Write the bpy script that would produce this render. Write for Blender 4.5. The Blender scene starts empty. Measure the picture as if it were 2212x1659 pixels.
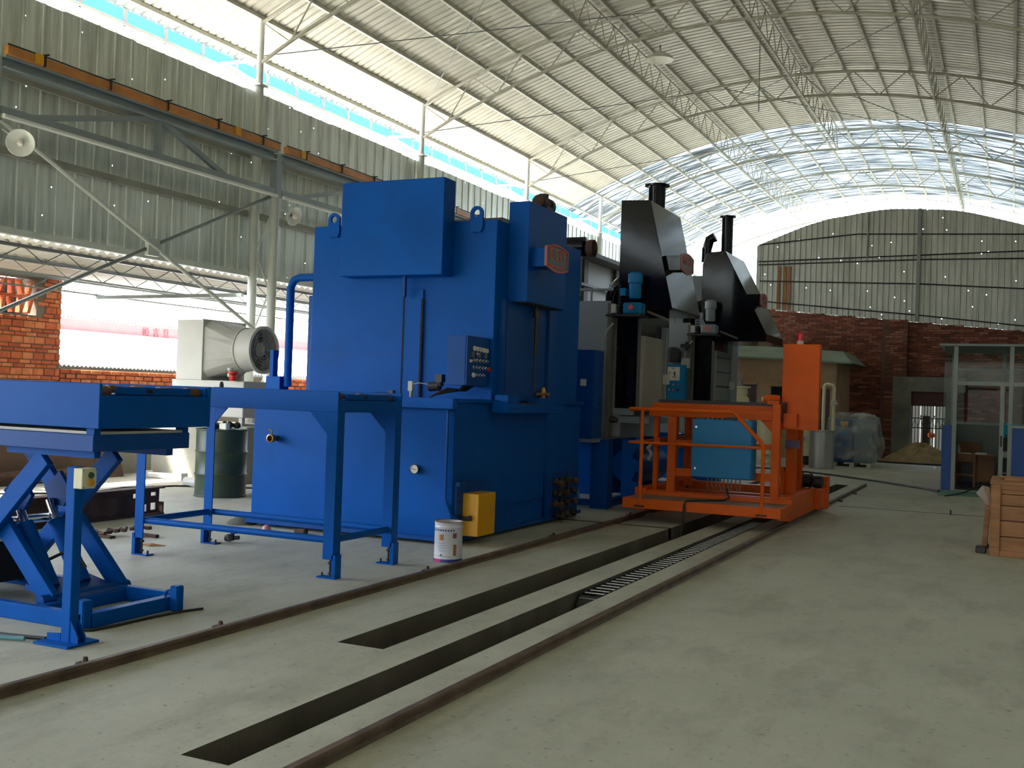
import bpy, bmesh, math, random
from mathutils import Vector, Matrix
random.seed(7)
SC = bpy.context.scene
COL = SC.collection
R = math.radians

# ---------------------------------------------------------------- camera
cam_d = bpy.data.cameras.new('camera'); cam = bpy.data.objects.new('camera', cam_d); COL.objects.link(cam)
yaw, pitch, roll, fpx = R(25.1655), R(0.5575), R(1.9628), 2301.3
fw = Vector((-math.sin(yaw)*math.cos(pitch), math.cos(yaw)*math.cos(pitch), math.sin(pitch)))
rt = Vector((math.cos(yaw), math.sin(yaw), 0)); up = rt.cross(fw)
r2 = math.cos(roll)*rt + math.sin(roll)*up; u2 = -math.sin(roll)*rt + math.cos(roll)*up
m3 = Matrix((r2, u2, -fw)).transposed()
cam.matrix_world = Matrix.Translation((0, 0, 1.5)) @ m3.to_4x4()
cam_d.sensor_width = 36; cam_d.lens = fpx*36/2212; cam_d.clip_end = 500; cam_d.clip_start = 0.05
SC.camera = cam

# ---------------------------------------------------------------- light
w = bpy.data.worlds.new('world'); SC.world = w; w.use_nodes = True
nt = w.node_tree; nt.nodes.clear()
sky = nt.nodes.new('ShaderNodeTexSky'); sky.sky_type = 'NISHITA'; sky.sun_disc = False
sky.sun_elevation = R(62); sky.sun_rotation = R(250); sky.air_density = 1.0; sky.dust_density = 4.0; sky.ozone_density = 1.0
mx = nt.nodes.new('ShaderNodeMixRGB'); mx.inputs[0].default_value = 0.75; mx.inputs[2].default_value = (0.30, 0.32, 0.33, 1)
bg = nt.nodes.new('ShaderNodeBackground'); bg.inputs[1].default_value = 9.0
wo = nt.nodes.new('ShaderNodeOutputWorld')
nt.links.new(sky.outputs[0], mx.inputs[1]); nt.links.new(mx.outputs[0], bg.inputs[0]); nt.links.new(bg.outputs[0], wo.inputs[0])
sun_d = bpy.data.lights.new('sun', 'SUN'); sun_d.energy = 50.0; sun_d.angle = R(2.0); sun_d.color = (1, .96, .88)
sun = bpy.data.objects.new('sun', sun_d); COL.objects.link(sun)
sun.rotation_euler = Vector((0.40, 0.16, -0.90)).to_track_quat('-Z', 'Y').to_euler()
SC.view_settings.view_transform = 'Standard'; SC.view_settings.look = 'None'
SC.view_settings.gamma = 1.0; SC.view_settings.use_curve_mapping = False
SC.view_settings.exposure = -0.35
cy = SC.cycles
cy.use_denoising = True; cy.max_bounces = 10; cy.diffuse_bounces = 6; cy.glossy_bounces = 4; cy.transmission_bounces = 6
cy.transparent_max_bounces = 12; cy.sample_clamp_indirect = 6.0; cy.caustics_reflective = False; cy.caustics_refractive = False

# ---------------------------------------------------------------- materials
def lin(h):
    h = h.lstrip('#'); v = [int(h[i:i+2], 16)/255 for i in (0, 2, 4)]
    return tuple(x/12.92 if x <= .04045 else ((x+.055)/1.055)**2.4 for x in v) + (1,)
MT = {}
def mat(name, col, rough=.5, metal=0.0, var=.12, scale=2.0, bump=0.0, bscale=40, stretch=(1, 1, 1), dirt=None, dirt_amt=.3, dirt_scale=1.5, spec=.5, rvar=0.0):
    if name in MT: return MT[name]
    m = bpy.data.materials.new(name); m.use_nodes = True; t = m.node_tree; n = t.nodes; L = t.links
    b = n['Principled BSDF']; b.inputs['Roughness'].default_value = rough; b.inputs['Metallic'].default_value = metal
    b.inputs['Specular IOR Level'].default_value = spec
    c = lin(col) if isinstance(col, str) else col
    tc = n.new('ShaderNodeTexCoord'); mp = n.new('ShaderNodeMapping'); mp.inputs['Scale'].default_value = stretch
    L.new(tc.outputs['Object'], mp.inputs[0])
    no = n.new('ShaderNodeTexNoise'); no.inputs['Scale'].default_value = scale; no.inputs['Detail'].default_value = 5
    L.new(mp.outputs[0], no.inputs['Vector'])
    mr = n.new('ShaderNodeMapRange'); mr.inputs[1].default_value = .3; mr.inputs[2].default_value = .7
    mr.inputs[3].default_value = 1-var; mr.inputs[4].default_value = 1+var
    L.new(no.outputs['Fac'], mr.inputs[0])
    mu = n.new('ShaderNodeVectorMath'); mu.operation = 'SCALE'; mu.inputs[0].default_value = c[:3]
    L.new(mr.outputs[0], mu.inputs['Scale']); out = mu.outputs[0]
    if dirt:
        d = n.new('ShaderNodeTexNoise'); d.inputs['Scale'].default_value = dirt_scale; d.inputs['Detail'].default_value = 8; d.inputs['Roughness'].default_value = .65
        L.new(mp.outputs[0], d.inputs['Vector'])
        r = n.new('ShaderNodeMapRange'); r.inputs[1].default_value = .48; r.inputs[2].default_value = .72; r.inputs[3].default_value = 0; r.inputs[4].default_value = dirt_amt
        L.new(d.outputs['Fac'], r.inputs[0])
        x = n.new('ShaderNodeMixRGB'); x.inputs[2].default_value = lin(dirt); L.new(r.outputs[0], x.inputs[0]); L.new(out, x.inputs[1]); out = x.outputs[0]
    L.new(out, b.inputs['Base Color'])
    if rvar:
        rr = n.new('ShaderNodeMapRange'); rr.inputs[1].default_value = .3; rr.inputs[2].default_value = .7; rr.inputs[3].default_value = rough-rvar; rr.inputs[4].default_value = rough+rvar
        L.new(no.outputs['Fac'], rr.inputs[0]); L.new(rr.outputs[0], b.inputs['Roughness'])
    if bump:
        bn = n.new('ShaderNodeTexNoise'); bn.inputs['Scale'].default_value = bscale; bn.inputs['Detail'].default_value = 4
        L.new(mp.outputs[0], bn.inputs['Vector'])
        bp = n.new('ShaderNodeBump'); bp.inputs['Strength'].default_value = bump; bp.inputs['Distance'].default_value = .02
        L.new(bn.outputs['Fac'], bp.inputs['Height']); L.new(bp.outputs[0], b.inputs['Normal'])
    MT[name] = m
    return m
BLUE = mat('blue_paint', (.0006, .082, .38, 1), .42, spec=.08, var=.1, scale=1.2, dirt='#0d3560', dirt_amt=.35, dirt_scale=1.0, bump=.03, bscale=3)
BLUE2 = mat('navy_blue_paint', (.002, .062, .28, 1), .42, spec=.15, var=.1, scale=1.5)
LBLUE = mat('light_blue_paint', (.008, .19, .46, 1), .4, spec=.25, var=.06, scale=1.5)
ORANGE = mat('orange_paint', (.72, .105, .002, 1), .45, spec=.2, var=.1, scale=2, dirt='#5a2a10', dirt_amt=.25)
YELLOW = mat('yellow_paint', (.75, .36, .004, 1), .4, var=.05)
BLACK = mat('black_paint', (.005, .0055, .009, 1), .09, var=.2, scale=1.5, bump=.05, bscale=2.0, spec=.22)
DARK = mat('dark_steel', (.03, .03, .034, 1), .5, .3, var=.3)
GREYP = mat('grey_paint', (.25, .29, .33, 1), .45, var=.06, scale=1.5)
PALE = mat('pale_grey_paint', (.52, .52, .49, 1), .45, var=.06)
CREAM = mat('cream_paint', (.72, .68, .46, 1), .35, var=.04)
WHITE = mat('white_paint', (.78, .78, .75, 1), .45, var=.05)
STEELW = mat('pale_green_grey_steel', (.50, .53, .47, 1), .45, var=.08, scale=3)
STEELG = mat('grey_steel', (.22, .25, .24, 1), .5, .2, var=.15)
TRUSS = mat('truss_paint', (.50, .49, .40, 1), .55, var=.12, scale=4, dirt='#6a4a2c', dirt_amt=.35, dirt_scale=3)
RUST = mat('rusty_steel', (.085, .045, .03, 1), .75, .2, var=.35, scale=6, dirt='#24180f', dirt_amt=.6, dirt_scale=4, bump=.2)
RAILM = mat('rail_steel', (.13, .085, .06, 1), .5, .3, var=.3, scale=5, dirt='#2c1c12', dirt_amt=.6, dirt_scale=6)
GALV = mat('galvanised_drum_steel', (.42, .43, .42, 1), .42, .7, var=.25, scale=3, dirt='#4a4238', dirt_amt=.6, stretch=(1, 1, .35))
ALU = mat('aluminium', (.30, .34, .33, 1), .45, .2, var=.05)
GREEN = mat('green_drum_paint', (.030, .055, .032, 1), .45, var=.25, scale=4, dirt='#3a3428', dirt_amt=.5, dirt_scale=3, bump=.08, bscale=5)
WOOD = mat('crate_wood', (.33, .155, .07, 1), .75, var=.3, scale=3, stretch=(1, 1, 9), dirt='#3a2010', dirt_amt=.5, bump=.1)
WOOD2 = mat('desk_wood', (.26, .12, .05, 1), .6, var=.25, scale=3)
BRASS = mat('brass', (.40, .22, .08, 1), .35, .9, var=.3, scale=10)
RED = mat('red_paint', (.55, .02, .02, 1), .35)
REDSIGN = mat('dull_red_letters', (.66, .10, .075, 1), .5)
SIGN = mat('sign_grey', (.10, .10, .10, 1), .45)
RUBBER = mat('black_rubber', (.012, .012, .012, 1), .5)
GLOSSW = mat('white_enamel', (.75, .76, .70, 1), .2)
CHROME = mat('chrome', (.75, .75, .75, 1), .2, 1.0, var=.02)
PAPER = mat('paper', (.72, .70, .62, 1), .8)
BEIGE = mat('beige_plaster', (.46, .31, .20, 1), .85, var=.12, scale=1.2, dirt='#5a4638', dirt_amt=.4)
MINT = mat('pale_green_roof', (.19, .25, .20, 1), .7, var=.12)
CEMENT = mat('grey_cement', (.17, .175, .15, 1), .9, var=.2, scale=2, dirt='#2a2a26', dirt_amt=.4, bump=.2)
CONCW = mat('concrete_wall', (.36, .35, .30, 1), .85, var=.15, scale=1.5, dirt='#5a5648', dirt_amt=.35, bump=.15)
SAND = mat('sand', (.36, .28, .16, 1), .95, var=.25, scale=5, bump=.5, bscale=12)
TILE = mat('grey_roof_tile', (.18, .20, .17, 1), .8, var=.2)
ROOFW = mat('white_roof_sheet', (.86, .87, .86, 1), .5, var=.06)
BANNER = mat('red_banner', (.62, .09, .08, 1), .6, var=.1)
DARKRED = mat('banner_ink', (.10, .02, .03, 1), .6)
MATG = mat('green_mat', (.10, .26, .19, 1), .7, var=.12)
RUSTO = mat('rust_streak', (.30, .13, .04, 1), .7, var=.3)
ROLLER = mat('brown_roller', (.16, .075, .03, 1), .5, .3, var=.3)
DECK = mat('worn_orange_deck', (.27, .16, .10, 1), .7, var=.2, scale=4, dirt='#5a4a3e', dirt_amt=.6, dirt_scale=3)
PURPLE = mat('mauve_paint', (.14, .10, .20, 1), .5)
TEAL = mat('teal_plastic', (.02, .42, .55, 1), .3)
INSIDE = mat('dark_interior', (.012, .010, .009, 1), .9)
DOORB = mat('beige_door_panel', (.34, .31, .26, 1), .5, var=.08)
ORBEAM = mat('orange_conductor_rail', (.52, .21, .045, 1), .5, var=.2, scale=3)

def floor_mat():
    m = bpy.data.materials.new('concrete_floor'); m.use_nodes = True; t = m.node_tree; n = t.nodes; L = t.links
    b = n['Principled BSDF']; b.inputs['Roughness'].default_value = .62; b.inputs['Specular IOR Level'].default_value = .35
    tc = n.new('ShaderNodeTexCoord')
    def noise(s, d, r=.6, st=(1, 1, 1)):
        mp = n.new('ShaderNodeMapping'); mp.inputs['Scale'].default_value = st; L.new(tc.outputs['Object'], mp.inputs[0])
        x = n.new('ShaderNodeTexNoise'); x.inputs['Scale'].default_value = s; x.inputs['Detail'].default_value = d; x.inputs['Roughness'].default_value = r
        L.new(mp.outputs[0], x.inputs['Vector']); return x.outputs['Fac']
    def ramp(f, a, bb, c0, c1):
        r = n.new('ShaderNodeMapRange'); L.new(f, r.inputs[0])
        for i, v in enumerate((a, bb, c0, c1)): r.inputs[i+1].default_value = v
        return r.outputs[0]
    def mixc(f, a, c):
        x = n.new('ShaderNodeMixRGB'); L.new(f, x.inputs[0]); L.new(a, x.inputs[1]) if not isinstance(a, tuple) else setattr(x.inputs[1], 'default_value', a)
        x.inputs[2].default_value = c; return x.outputs[0]
    o = mixc(ramp(noise(.7, 9, .68), .36, .66, 0, 1), (.50, .50, .415, 1), (.41, .415, .345, 1))
    o = mixc(ramp(noise(2.6, 8, .75, (1, .4, 1)), .48, .72, 0, .75), o, (.27, .265, .21, 1))
    o = mixc(ramp(noise(.35, 4), .55, .75, 0, .35), o, (.33, .315, .22, 1))
    o = mixc(ramp(noise(22, 3), .62, .72, 0, .6), o, (.12, .11, .09, 1))
    # rust beside the track
    sep = n.new('ShaderNodeSeparateXYZ'); L.new(tc.outputs['Object'], sep.inputs[0])
    def band(xc, wd):
        s = n.new('ShaderNodeMath'); s.operation = 'SUBTRACT'; L.new(sep.outputs['X'], s.inputs[0]); s.inputs[1].default_value = xc
        a = n.new('ShaderNodeMath'); a.operation = 'ABSOLUTE'; L.new(s.outputs[0], a.inputs[0])
        return ramp(a.outputs[0], 0, wd, 1, 0)
    for xc in (-2.45, -4.24):
        f = n.new('ShaderNodeMath'); f.operation = 'MULTIPLY'; L.new(band(xc, .42), f.inputs[0]); L.new(ramp(noise(1.3, 5), .5, .7, 0, .55), f.inputs[1])
        g = n.new('ShaderNodeMath'); g.operation = 'MULTIPLY'; L.new(f.outputs[0], g.inputs[0]); L.new(ramp(sep.outputs['Y'], 7, 11, 0, 1), g.inputs[1])
        o = mixc(g.outputs[0], o, (.30, .13, .045, 1))
    L.new(o, b.inputs['Base Color'])
    bp = n.new('ShaderNodeBump'); bp.inputs['Strength'].default_value = .25; bp.inputs['Distance'].default_value = .01
    L.new(noise(14, 6, .7), bp.inputs['Height']); L.new(bp.outputs[0], b.inputs['Normal'])
    return m
FLOOR = floor_mat()
SLOT = mat('slot_concrete', (.13, .115, .09, 1), .9, var=.3, scale=3, dirt='#2a241c', dirt_amt=.5, stretch=(1, 1, .4), bump=.2)

def brick_mat(name, c1, c2, c3):
    m = bpy.data.materials.new(name); m.use_nodes = True; t = m.node_tree; n = t.nodes; L = t.links
    b = n['Principled BSDF']; b.inputs['Roughness'].default_value = .9
    g = n.new('ShaderNodeNewGeometry'); oi = n.new('ShaderNodeObjectInfo')
    a = n.new('ShaderNodeMath'); a.operation = 'ADD'; L.new(g.outputs['Random Per Island'], a.inputs[0]); L.new(oi.outputs['Random'], a.inputs[1])
    f = n.new('ShaderNodeMath'); f.operation = 'FRACT'; L.new(a.outputs[0], f.inputs[0])
    cr = n.new('ShaderNodeValToRGB'); L.new(f.outputs[0], cr.inputs[0])
    cr.color_ramp.elements[0].color = lin(c1); cr.color_ramp.elements[1].color = lin(c3)
    e = cr.color_ramp.elements.new(.5); e.color = lin(c2)
    no = n.new('ShaderNodeTexNoise'); no.inputs['Scale'].default_value = 9; no.inputs['Detail'].default_value = 5
    L.new(g.outputs['Position'], no.inputs['Vector'])
    mr = n.new('ShaderNodeMapRange'); mr.inputs[1].default_value = .3; mr.inputs[2].default_value = .7; mr.inputs[3].default_value = .75; mr.inputs[4].default_value = 1.2; L.new(no.outputs['Fac'], mr.inputs[0])
    v = n.new('ShaderNodeVectorMath'); v.operation = 'SCALE'; L.new(cr.outputs[0], v.inputs[0]); L.new(mr.outputs[0], v.inputs['Scale'])
    L.new(v.outputs[0], b.inputs['Base Color'])
    bp = n.new('ShaderNodeBump'); bp.inputs['Strength'].default_value = .3; bp.inputs['Distance'].default_value = .01; L.new(no.outputs['Fac'], bp.inputs['Height']); L.new(bp.outputs[0], b.inputs['Normal'])
    return m
BRICK = brick_mat('orange_brick', '#a8512f', '#cc6a3c', '#d58555')
BRICKD = brick_mat('dark_red_brick', '#5c3a30', '#86493a', '#a06e58')
MORTAR = mat('mortar', (.20, .17, .13, 1), .95, var=.2)
MORTARD = mat('dark_mortar', (.13, .075, .055, 1), .95, var=.3, scale=2)

def sheet_mat(name, col, rough, metal, axes, hole=.011, hscale=1.05, streak=(1, 9, .7), stain=None):
    """ribbed metal sheet with small nail holes that daylight comes through"""
    m = mat(name, col, rough, metal, var=.22, scale=1.0, stretch=streak, dirt=stain, dirt_amt=.4, dirt_scale=.8, bump=.12, bscale=2.5, rvar=.1)
    t = m.node_tree; n = t.nodes; L = t.links
    g = n.new('ShaderNodeNewGeometry'); s = n.new('ShaderNodeSeparateXYZ'); L.new(g.outputs['Position'], s.inputs[0])
    c = n.new('ShaderNodeCombineXYZ'); L.new(s.outputs[axes[0]], c.inputs[0]); L.new(s.outputs[axes[1]], c.inputs[1])
    v = n.new('ShaderNodeTexVoronoi'); v.voronoi_dimensions = '2D'; v.inputs['Scale'].default_value = hscale; L.new(c.outputs[0], v.inputs['Vector'])
    lt = n.new('ShaderNodeMath'); lt.operation = 'LESS_THAN'; lt.inputs[1].default_value = hole*hscale; L.new(v.outputs['Distance'], lt.inputs[0])
    tr = n.new('ShaderNodeBsdfTransparent'); x = n.new('ShaderNodeMixShader')
    L.new(lt.outputs[0], x.inputs[0]); L.new(n['Principled BSDF'].outputs[0], x.inputs[1]); L.new(tr.outputs[0], x.inputs[2])
    L.new(x.outputs[0], n['Material Output'].inputs[0])
    return m
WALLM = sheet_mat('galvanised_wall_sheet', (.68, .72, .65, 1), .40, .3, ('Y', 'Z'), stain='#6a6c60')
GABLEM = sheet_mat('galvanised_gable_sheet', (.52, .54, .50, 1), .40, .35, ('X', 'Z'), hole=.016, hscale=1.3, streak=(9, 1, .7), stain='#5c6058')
ROOFM = mat('cream_roof_sheet', (.46, .445, .365, 1), .45, .08, var=.12, scale=1.5, bump=.5, bscale=5, stretch=(1, 3, 1))
def leak(m, col, fac):
    t = m.node_tree; n = t.nodes; L = t.links; a = n.new('ShaderNodeBsdfTranslucent'); a.inputs[0].default_value = col
    x = n.new('ShaderNodeMixShader'); x.inputs[0].default_value = fac
    L.new(n['Principled BSDF'].outputs[0], x.inputs[1]); L.new(a.outputs[0], x.inputs[2]); L.new(x.outputs[0], n['Material Output'].inputs[0])
leak(ROOFM, (.62, .58, .44, 1), .05)
def dashes(m):
    # bright glints along the ribs, imitated by thin streaks that pass more daylight
    t = m.node_tree; n = t.nodes; L = t.links; mix = [x for x in n if x.type == 'MIX_SHADER'][0]
    g = n.new('ShaderNodeNewGeometry'); mp = n.new('ShaderNodeMapping'); mp.inputs['Scale'].default_value = (2.2, 15, 2.2); L.new(g.outputs['Position'], mp.inputs[0])
    a = n.new('ShaderNodeTexNoise'); a.inputs['Scale'].default_value = 1.0; a.inputs['Detail'].default_value = 3; L.new(mp.outputs[0], a.inputs['Vector'])
    r = n.new('ShaderNodeMapRange'); r.inputs[1].default_value = .62; r.inputs[2].default_value = .74; r.inputs[3].default_value = .002; r.inputs[4].default_value = .035
    L.new(a.outputs['Fac'], r.inputs[0]); L.new(r.outputs[0], mix.inputs[0])
dashes(ROOFM)
def skylight_mat():
    m = bpy.data.materials.new('translucent_roof_sheet'); m.use_nodes = True; t = m.node_tree; n = t.nodes; L = t.links; n.remove(n['Principled BSDF'])
    g = n.new('ShaderNodeNewGeometry'); mp = n.new('ShaderNodeMapping'); mp.inputs['Scale'].default_value = (.7, 7, .7); L.new(g.outputs['Position'], mp.inputs[0])
    no = n.new('ShaderNodeTexNoise'); no.inputs['Scale'].default_value = 1.0; no.inputs['Detail'].default_value = 4; L.new(mp.outputs[0], no.inputs['Vector'])
    cr = n.new('ShaderNodeValToRGB'); cr.color_ramp.elements[0].position = .42; cr.color_ramp.elements[0].color = (.015, .024, .03, 1); cr.color_ramp.elements[1].position = .60; cr.color_ramp.elements[1].color = (.50, .56, .59, 1)
    L.new(no.outputs['Fac'], cr.inputs[0])
    a = n.new('ShaderNodeBsdfTranslucent'); L.new(cr.outputs[0], a.inputs[0])
    d = n.new('ShaderNodeBsdfDiffuse'); d.inputs[0].default_value = (.5, .56, .58, 1)
    x = n.new('ShaderNodeMixShader'); x.inputs[0].default_value = .35; L.new(a.outputs[0], x.inputs[1]); L.new(d.outputs[0], x.inputs[2]); L.new(x.outputs[0], n['Material Output'].inputs[0])
    return m
SKYL = skylight_mat()
def blue_fascia():
    m = bpy.data.materials.new('blue_translucent_fascia'); m.use_nodes = True; t = m.node_tree; n = t.nodes; L = t.links; n.remove(n['Principled BSDF'])
    a = n.new('ShaderNodeBsdfTranslucent'); a.inputs[0].default_value = (.24, .44, .66, 1)
    d = n.new('ShaderNodeBsdfDiffuse'); d.inputs[0].default_value = (.08, .28, .62, 1)
    x = n.new('ShaderNodeMixShader'); x.inputs[0].default_value = .4; L.new(a.outputs[0], x.inputs[1]); L.new(d.outputs[0], x.inputs[2]); L.new(x.outputs[0], n['Material Output'].inputs[0])
    return m
FASCIA = blue_fascia()
def glass_mat(name='clear_glass', tint=(.80, .85, .83, 1), refl=.006):
    m = bpy.data.materials.new(name); m.use_nodes = True; t = m.node_tree; n = t.nodes; L = t.links; n.remove(n['Principled BSDF'])
    a = n.new('ShaderNodeBsdfTransparent'); a.inputs[0].default_value = tint
    d = n.new('ShaderNodeBsdfGlossy'); d.inputs[1].default_value = .03
    x = n.new('ShaderNodeMixShader'); x.inputs[0].default_value = refl; L.new(a.outputs[0], x.inputs[1]); L.new(d.outputs[0], x.inputs[2]); L.new(x.outputs[0], n['Material Output'].inputs[0])
    return m
GLASS = glass_mat()
def film_mat():
    m = bpy.data.materials.new('plastic_film'); m.use_nodes = True; t = m.node_tree; n = t.nodes; L = t.links; n.remove(n['Principled BSDF'])
    a = n.new('ShaderNodeBsdfTransparent'); d = n.new('ShaderNodeBsdfPrincipled'); d.inputs['Base Color'].default_value = (.62, .66, .68, 1); d.inputs['Roughness'].default_value = .25
    no = n.new('ShaderNodeTexNoise'); no.inputs['Scale'].default_value = 4; no.inputs['Detail'].default_value = 5
    r = n.new('ShaderNodeMapRange'); r.inputs[1].default_value = .35; r.inputs[2].default_value = .75; r.inputs[3].default_value = .12; r.inputs[4].default_value = .6; L.new(no.outputs['Fac'], r.inputs[0])
    x = n.new('ShaderNodeMixShader'); L.new(r.outputs[0], x.inputs[0]); L.new(a.outputs[0], x.inputs[1]); L.new(d.outputs[0], x.inputs[2]); L.new(x.outputs[0], n['Material Output'].inputs[0])
    return m
FILM = film_mat()

# ---------------------------------------------------------------- mesh helpers
class B:
    """collects shapes (world coordinates) that become ONE mesh object"""
    def __init__(s): s.bm = bmesh.new()
    def box(s, x0, x1, y0, y1, z0, z1, bev=0):
        v = [s.bm.verts.new(p) for p in ((x0,y0,z0),(x1,y0,z0),(x1,y1,z0),(x0,y1,z0),(x0,y0,z1),(x1,y0,z1),(x1,y1,z1),(x0,y1,z1))]
        f = [s.bm.faces.new([v[i] for i in q]) for q in ((0,3,2,1),(4,5,6,7),(0,1,5,4),(1,2,6,5),(2,3,7,6),(3,0,4,7))]
        if bev:
            e = list({e for q in f for e in q.edges})
            bmesh.ops.bevel(s.bm, geom=e, offset=bev, segments=1, affect='EDGES', profile=.5)
        return s
    def prism(s, pts, d):
        """polygon (3d points) pushed by vector d"""
        d = Vector(d); a = [s.bm.verts.new(p) for p in pts]; b = [s.bm.verts.new(Vector(p)+d) for p in pts]
        n = len(pts); s.bm.faces.new(a); s.bm.faces.new(b[::-1])
        for i in range(n): s.bm.faces.new((a[i], b[i], b[(i+1) % n], a[(i+1) % n]))
        return s
    def loft(s, rings, cap=True, close=True):
        vs = [[s.bm.verts.new(p) for p in r] for r in rings]; n = len(rings[0])
        for a, b in zip(vs, vs[1:]):
            for i in range(n if close else n-1): s.bm.faces.new((a[i], a[(i+1) % n], b[(i+1) % n], b[i]))
        if cap: s.bm.faces.new(vs[0][::-1]); s.bm.faces.new(vs[-1])
        return s
    def tube(s, pts, r, n=8, cap=True, rads=None):
        pts = [Vector(p) for p in pts]; rings = []; ref = None
        for i, p in enumerate(pts):
            d = (pts[min(i+1, len(pts)-1)]-pts[max(i-1, 0)]).normalized()
            if ref is None:
                ref = Vector((0, 0, 1)) if abs(d.z) < .9 else Vector((1, 0, 0))
            a = d.cross(ref).normalized(); b = a.cross(d).normalized(); ref = b
            k = rads[i] if rads else r
            rings.append([p + (a*math.cos(2*math.pi*j/n)+b*math.sin(2*math.pi*j/n))*k for j in range(n)])
        return s.loft(rings, cap)
    def lathe(s, c, prof, n=20, axis=(0, 0, 1), cap=True):
        """prof: (radius, height along axis)"""
        d = Vector(axis).normalized(); ref = Vector((0, 0, 1)) if abs(d.z) < .9 else Vector((1, 0, 0))
        a = d.cross(ref).normalized(); b = d.cross(a); c = Vector(c)
        rings = [[c+d*h+(a*math.cos(2*math.pi*j/n)+b*math.sin(2*math.pi*j/n))*max(r, .0005) for j in range(n)] for r, h in prof]
        return s.loft(rings, cap)
    def bar(s, p, q, wd, ht=None):
        """rectangular bar between two points"""
        p, q = Vector(p), Vector(q); ht = ht or wd; d = (q-p).normalized()
        ref = Vector((0, 0, 1)) if abs(d.z) < .95 else Vector((0, 1, 0))
        a = d.cross(ref).normalized()*wd/2; b = a.cross(d).normalized()*ht/2
        return s.loft([[p-a-b, p+a-b, p+a+b, p-a+b], [q-a-b, q+a-b, q+a+b, q-a+b]])
    def grid(s, fn, nu, nv):
        vs = [[s.bm.verts.new(fn(i/nu, j/nv)) for j in range(nv+1)] for i in range(nu+1)]
        for i in range(nu):
            for j in range(nv): s.bm.faces.new((vs[i][j], vs[i+1][j], vs[i+1][j+1], vs[i][j+1]))
        return s
ORG = {}
def obj(name, b, m, parent=None, smooth=False, label=None, kind=None, bevel=0):
    o = bpy.data.objects.new(name, bpy.data.meshes.new(name))
    bm = b.bm; org = ORG.get(parent.name, Vector()) if parent else Vector()
    if org.length: bmesh.ops.translate(bm, verts=bm.verts, vec=-org)
    bmesh.ops.recalc_face_normals(bm, faces=bm.faces)
    bm.to_mesh(o.data); bm.free()
    if smooth:
        for p in o.data.polygons: p.use_smooth = True
        o.data.set_sharp_from_angle(angle=R(40))
    o.data.materials.append(m); COL.objects.link(o)
    if parent: o.parent = parent
    ORG[o.name] = org
    if label: o['label'] = label
    if kind: o['kind'] = kind
    if bevel:
        md = o.modifiers.new('bevel', 'BEVEL'); md.width = bevel; md.segments = 1; md.limit_method = 'ANGLE'
    return o
def thing(name, label, cat, loc=(0, 0, 0), group=None):
    o = bpy.data.objects.new(name, None); COL.objects.link(o); o.location = loc; o.empty_display_size = .1
    o['label'] = label; o['category'] = cat
    if group: o['group'] = group
    ORG[o.name] = Vector(loc); return o
def solo(name, b, m, label, cat, smooth=False, group=None, loc=None):
    o = obj(name, b, m, None, smooth); o['label'] = label; o['category'] = cat
    if group: o['group'] = group
    return o
def structure(name, loc=(0, 0, 0)):
    o = bpy.data.objects.new(name, None); COL.objects.link(o); o.location = loc; o['kind'] = 'structure'; ORG[o.name] = Vector(loc); return o
def twin(o, loc, parent=None):
    c = o.copy(); COL.objects.link(c); c.location = loc
    if parent: c.parent = parent
    return c
def copy_tree(o, delta, label):
    r = o.copy(); COL.objects.link(r); r.location = o.location+Vector(delta); r['label'] = label; ORG[r.name] = ORG[o.name]+Vector(delta)
    for ch in list(o.children):
        c = ch.copy(); COL.objects.link(c); c.parent = r
        for g in list(ch.children):
            d = g.copy(); COL.objects.link(d); d.parent = c
    return r
def text(name, body, size, loc, rot, m, parent, ext=.002):
    cu = bpy.data.curves.new(name, 'FONT'); cu.body = body; cu.size = size; cu.extrude = ext; cu.align_x = 'CENTER'; cu.align_y = 'CENTER'; cu.space_character = 1.22
    f = bpy.data.objects.new(name, cu); COL.objects.link(f); bpy.context.view_layer.update()
    me = bpy.data.meshes.new_from_object(f.evaluated_get(bpy.context.evaluated_depsgraph_get())); bpy.data.objects.remove(f)
    o = bpy.data.objects.new(name, me); COL.objects.link(o); me.materials.clear(); me.materials.append(m)
    org = ORG.get(parent.name, Vector()); o.location = Vector(loc)-org; o.rotation_euler = rot; o.parent = parent; ORG[o.name] = org
    return o
def arc(c, r, a0, a1, n, plane='xz'):
    out = []
    for i in range(n+1):
        a = a0+(a1-a0)*i/n; u, v = r*math.cos(a), r*math.sin(a)
        out.append({'xz': (c[0]+u, c[1], c[2]+v), 'yz': (c[0], c[1]+u, c[2]+v), 'xy': (c[0]+u, c[1]+v, c[2])}[plane])
    return out
# ================================================================ setting
def zt(x): return 10.12-(17.7-math.sqrt(17.7**2-(x+5.2)**2))      # top chord line of the arch
def zb(x): return 9.52-(16.4-math.sqrt(16.4**2-(x+5.2)**2))       # bottom chord line
XL, XR = -12.95, 2.55
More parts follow.
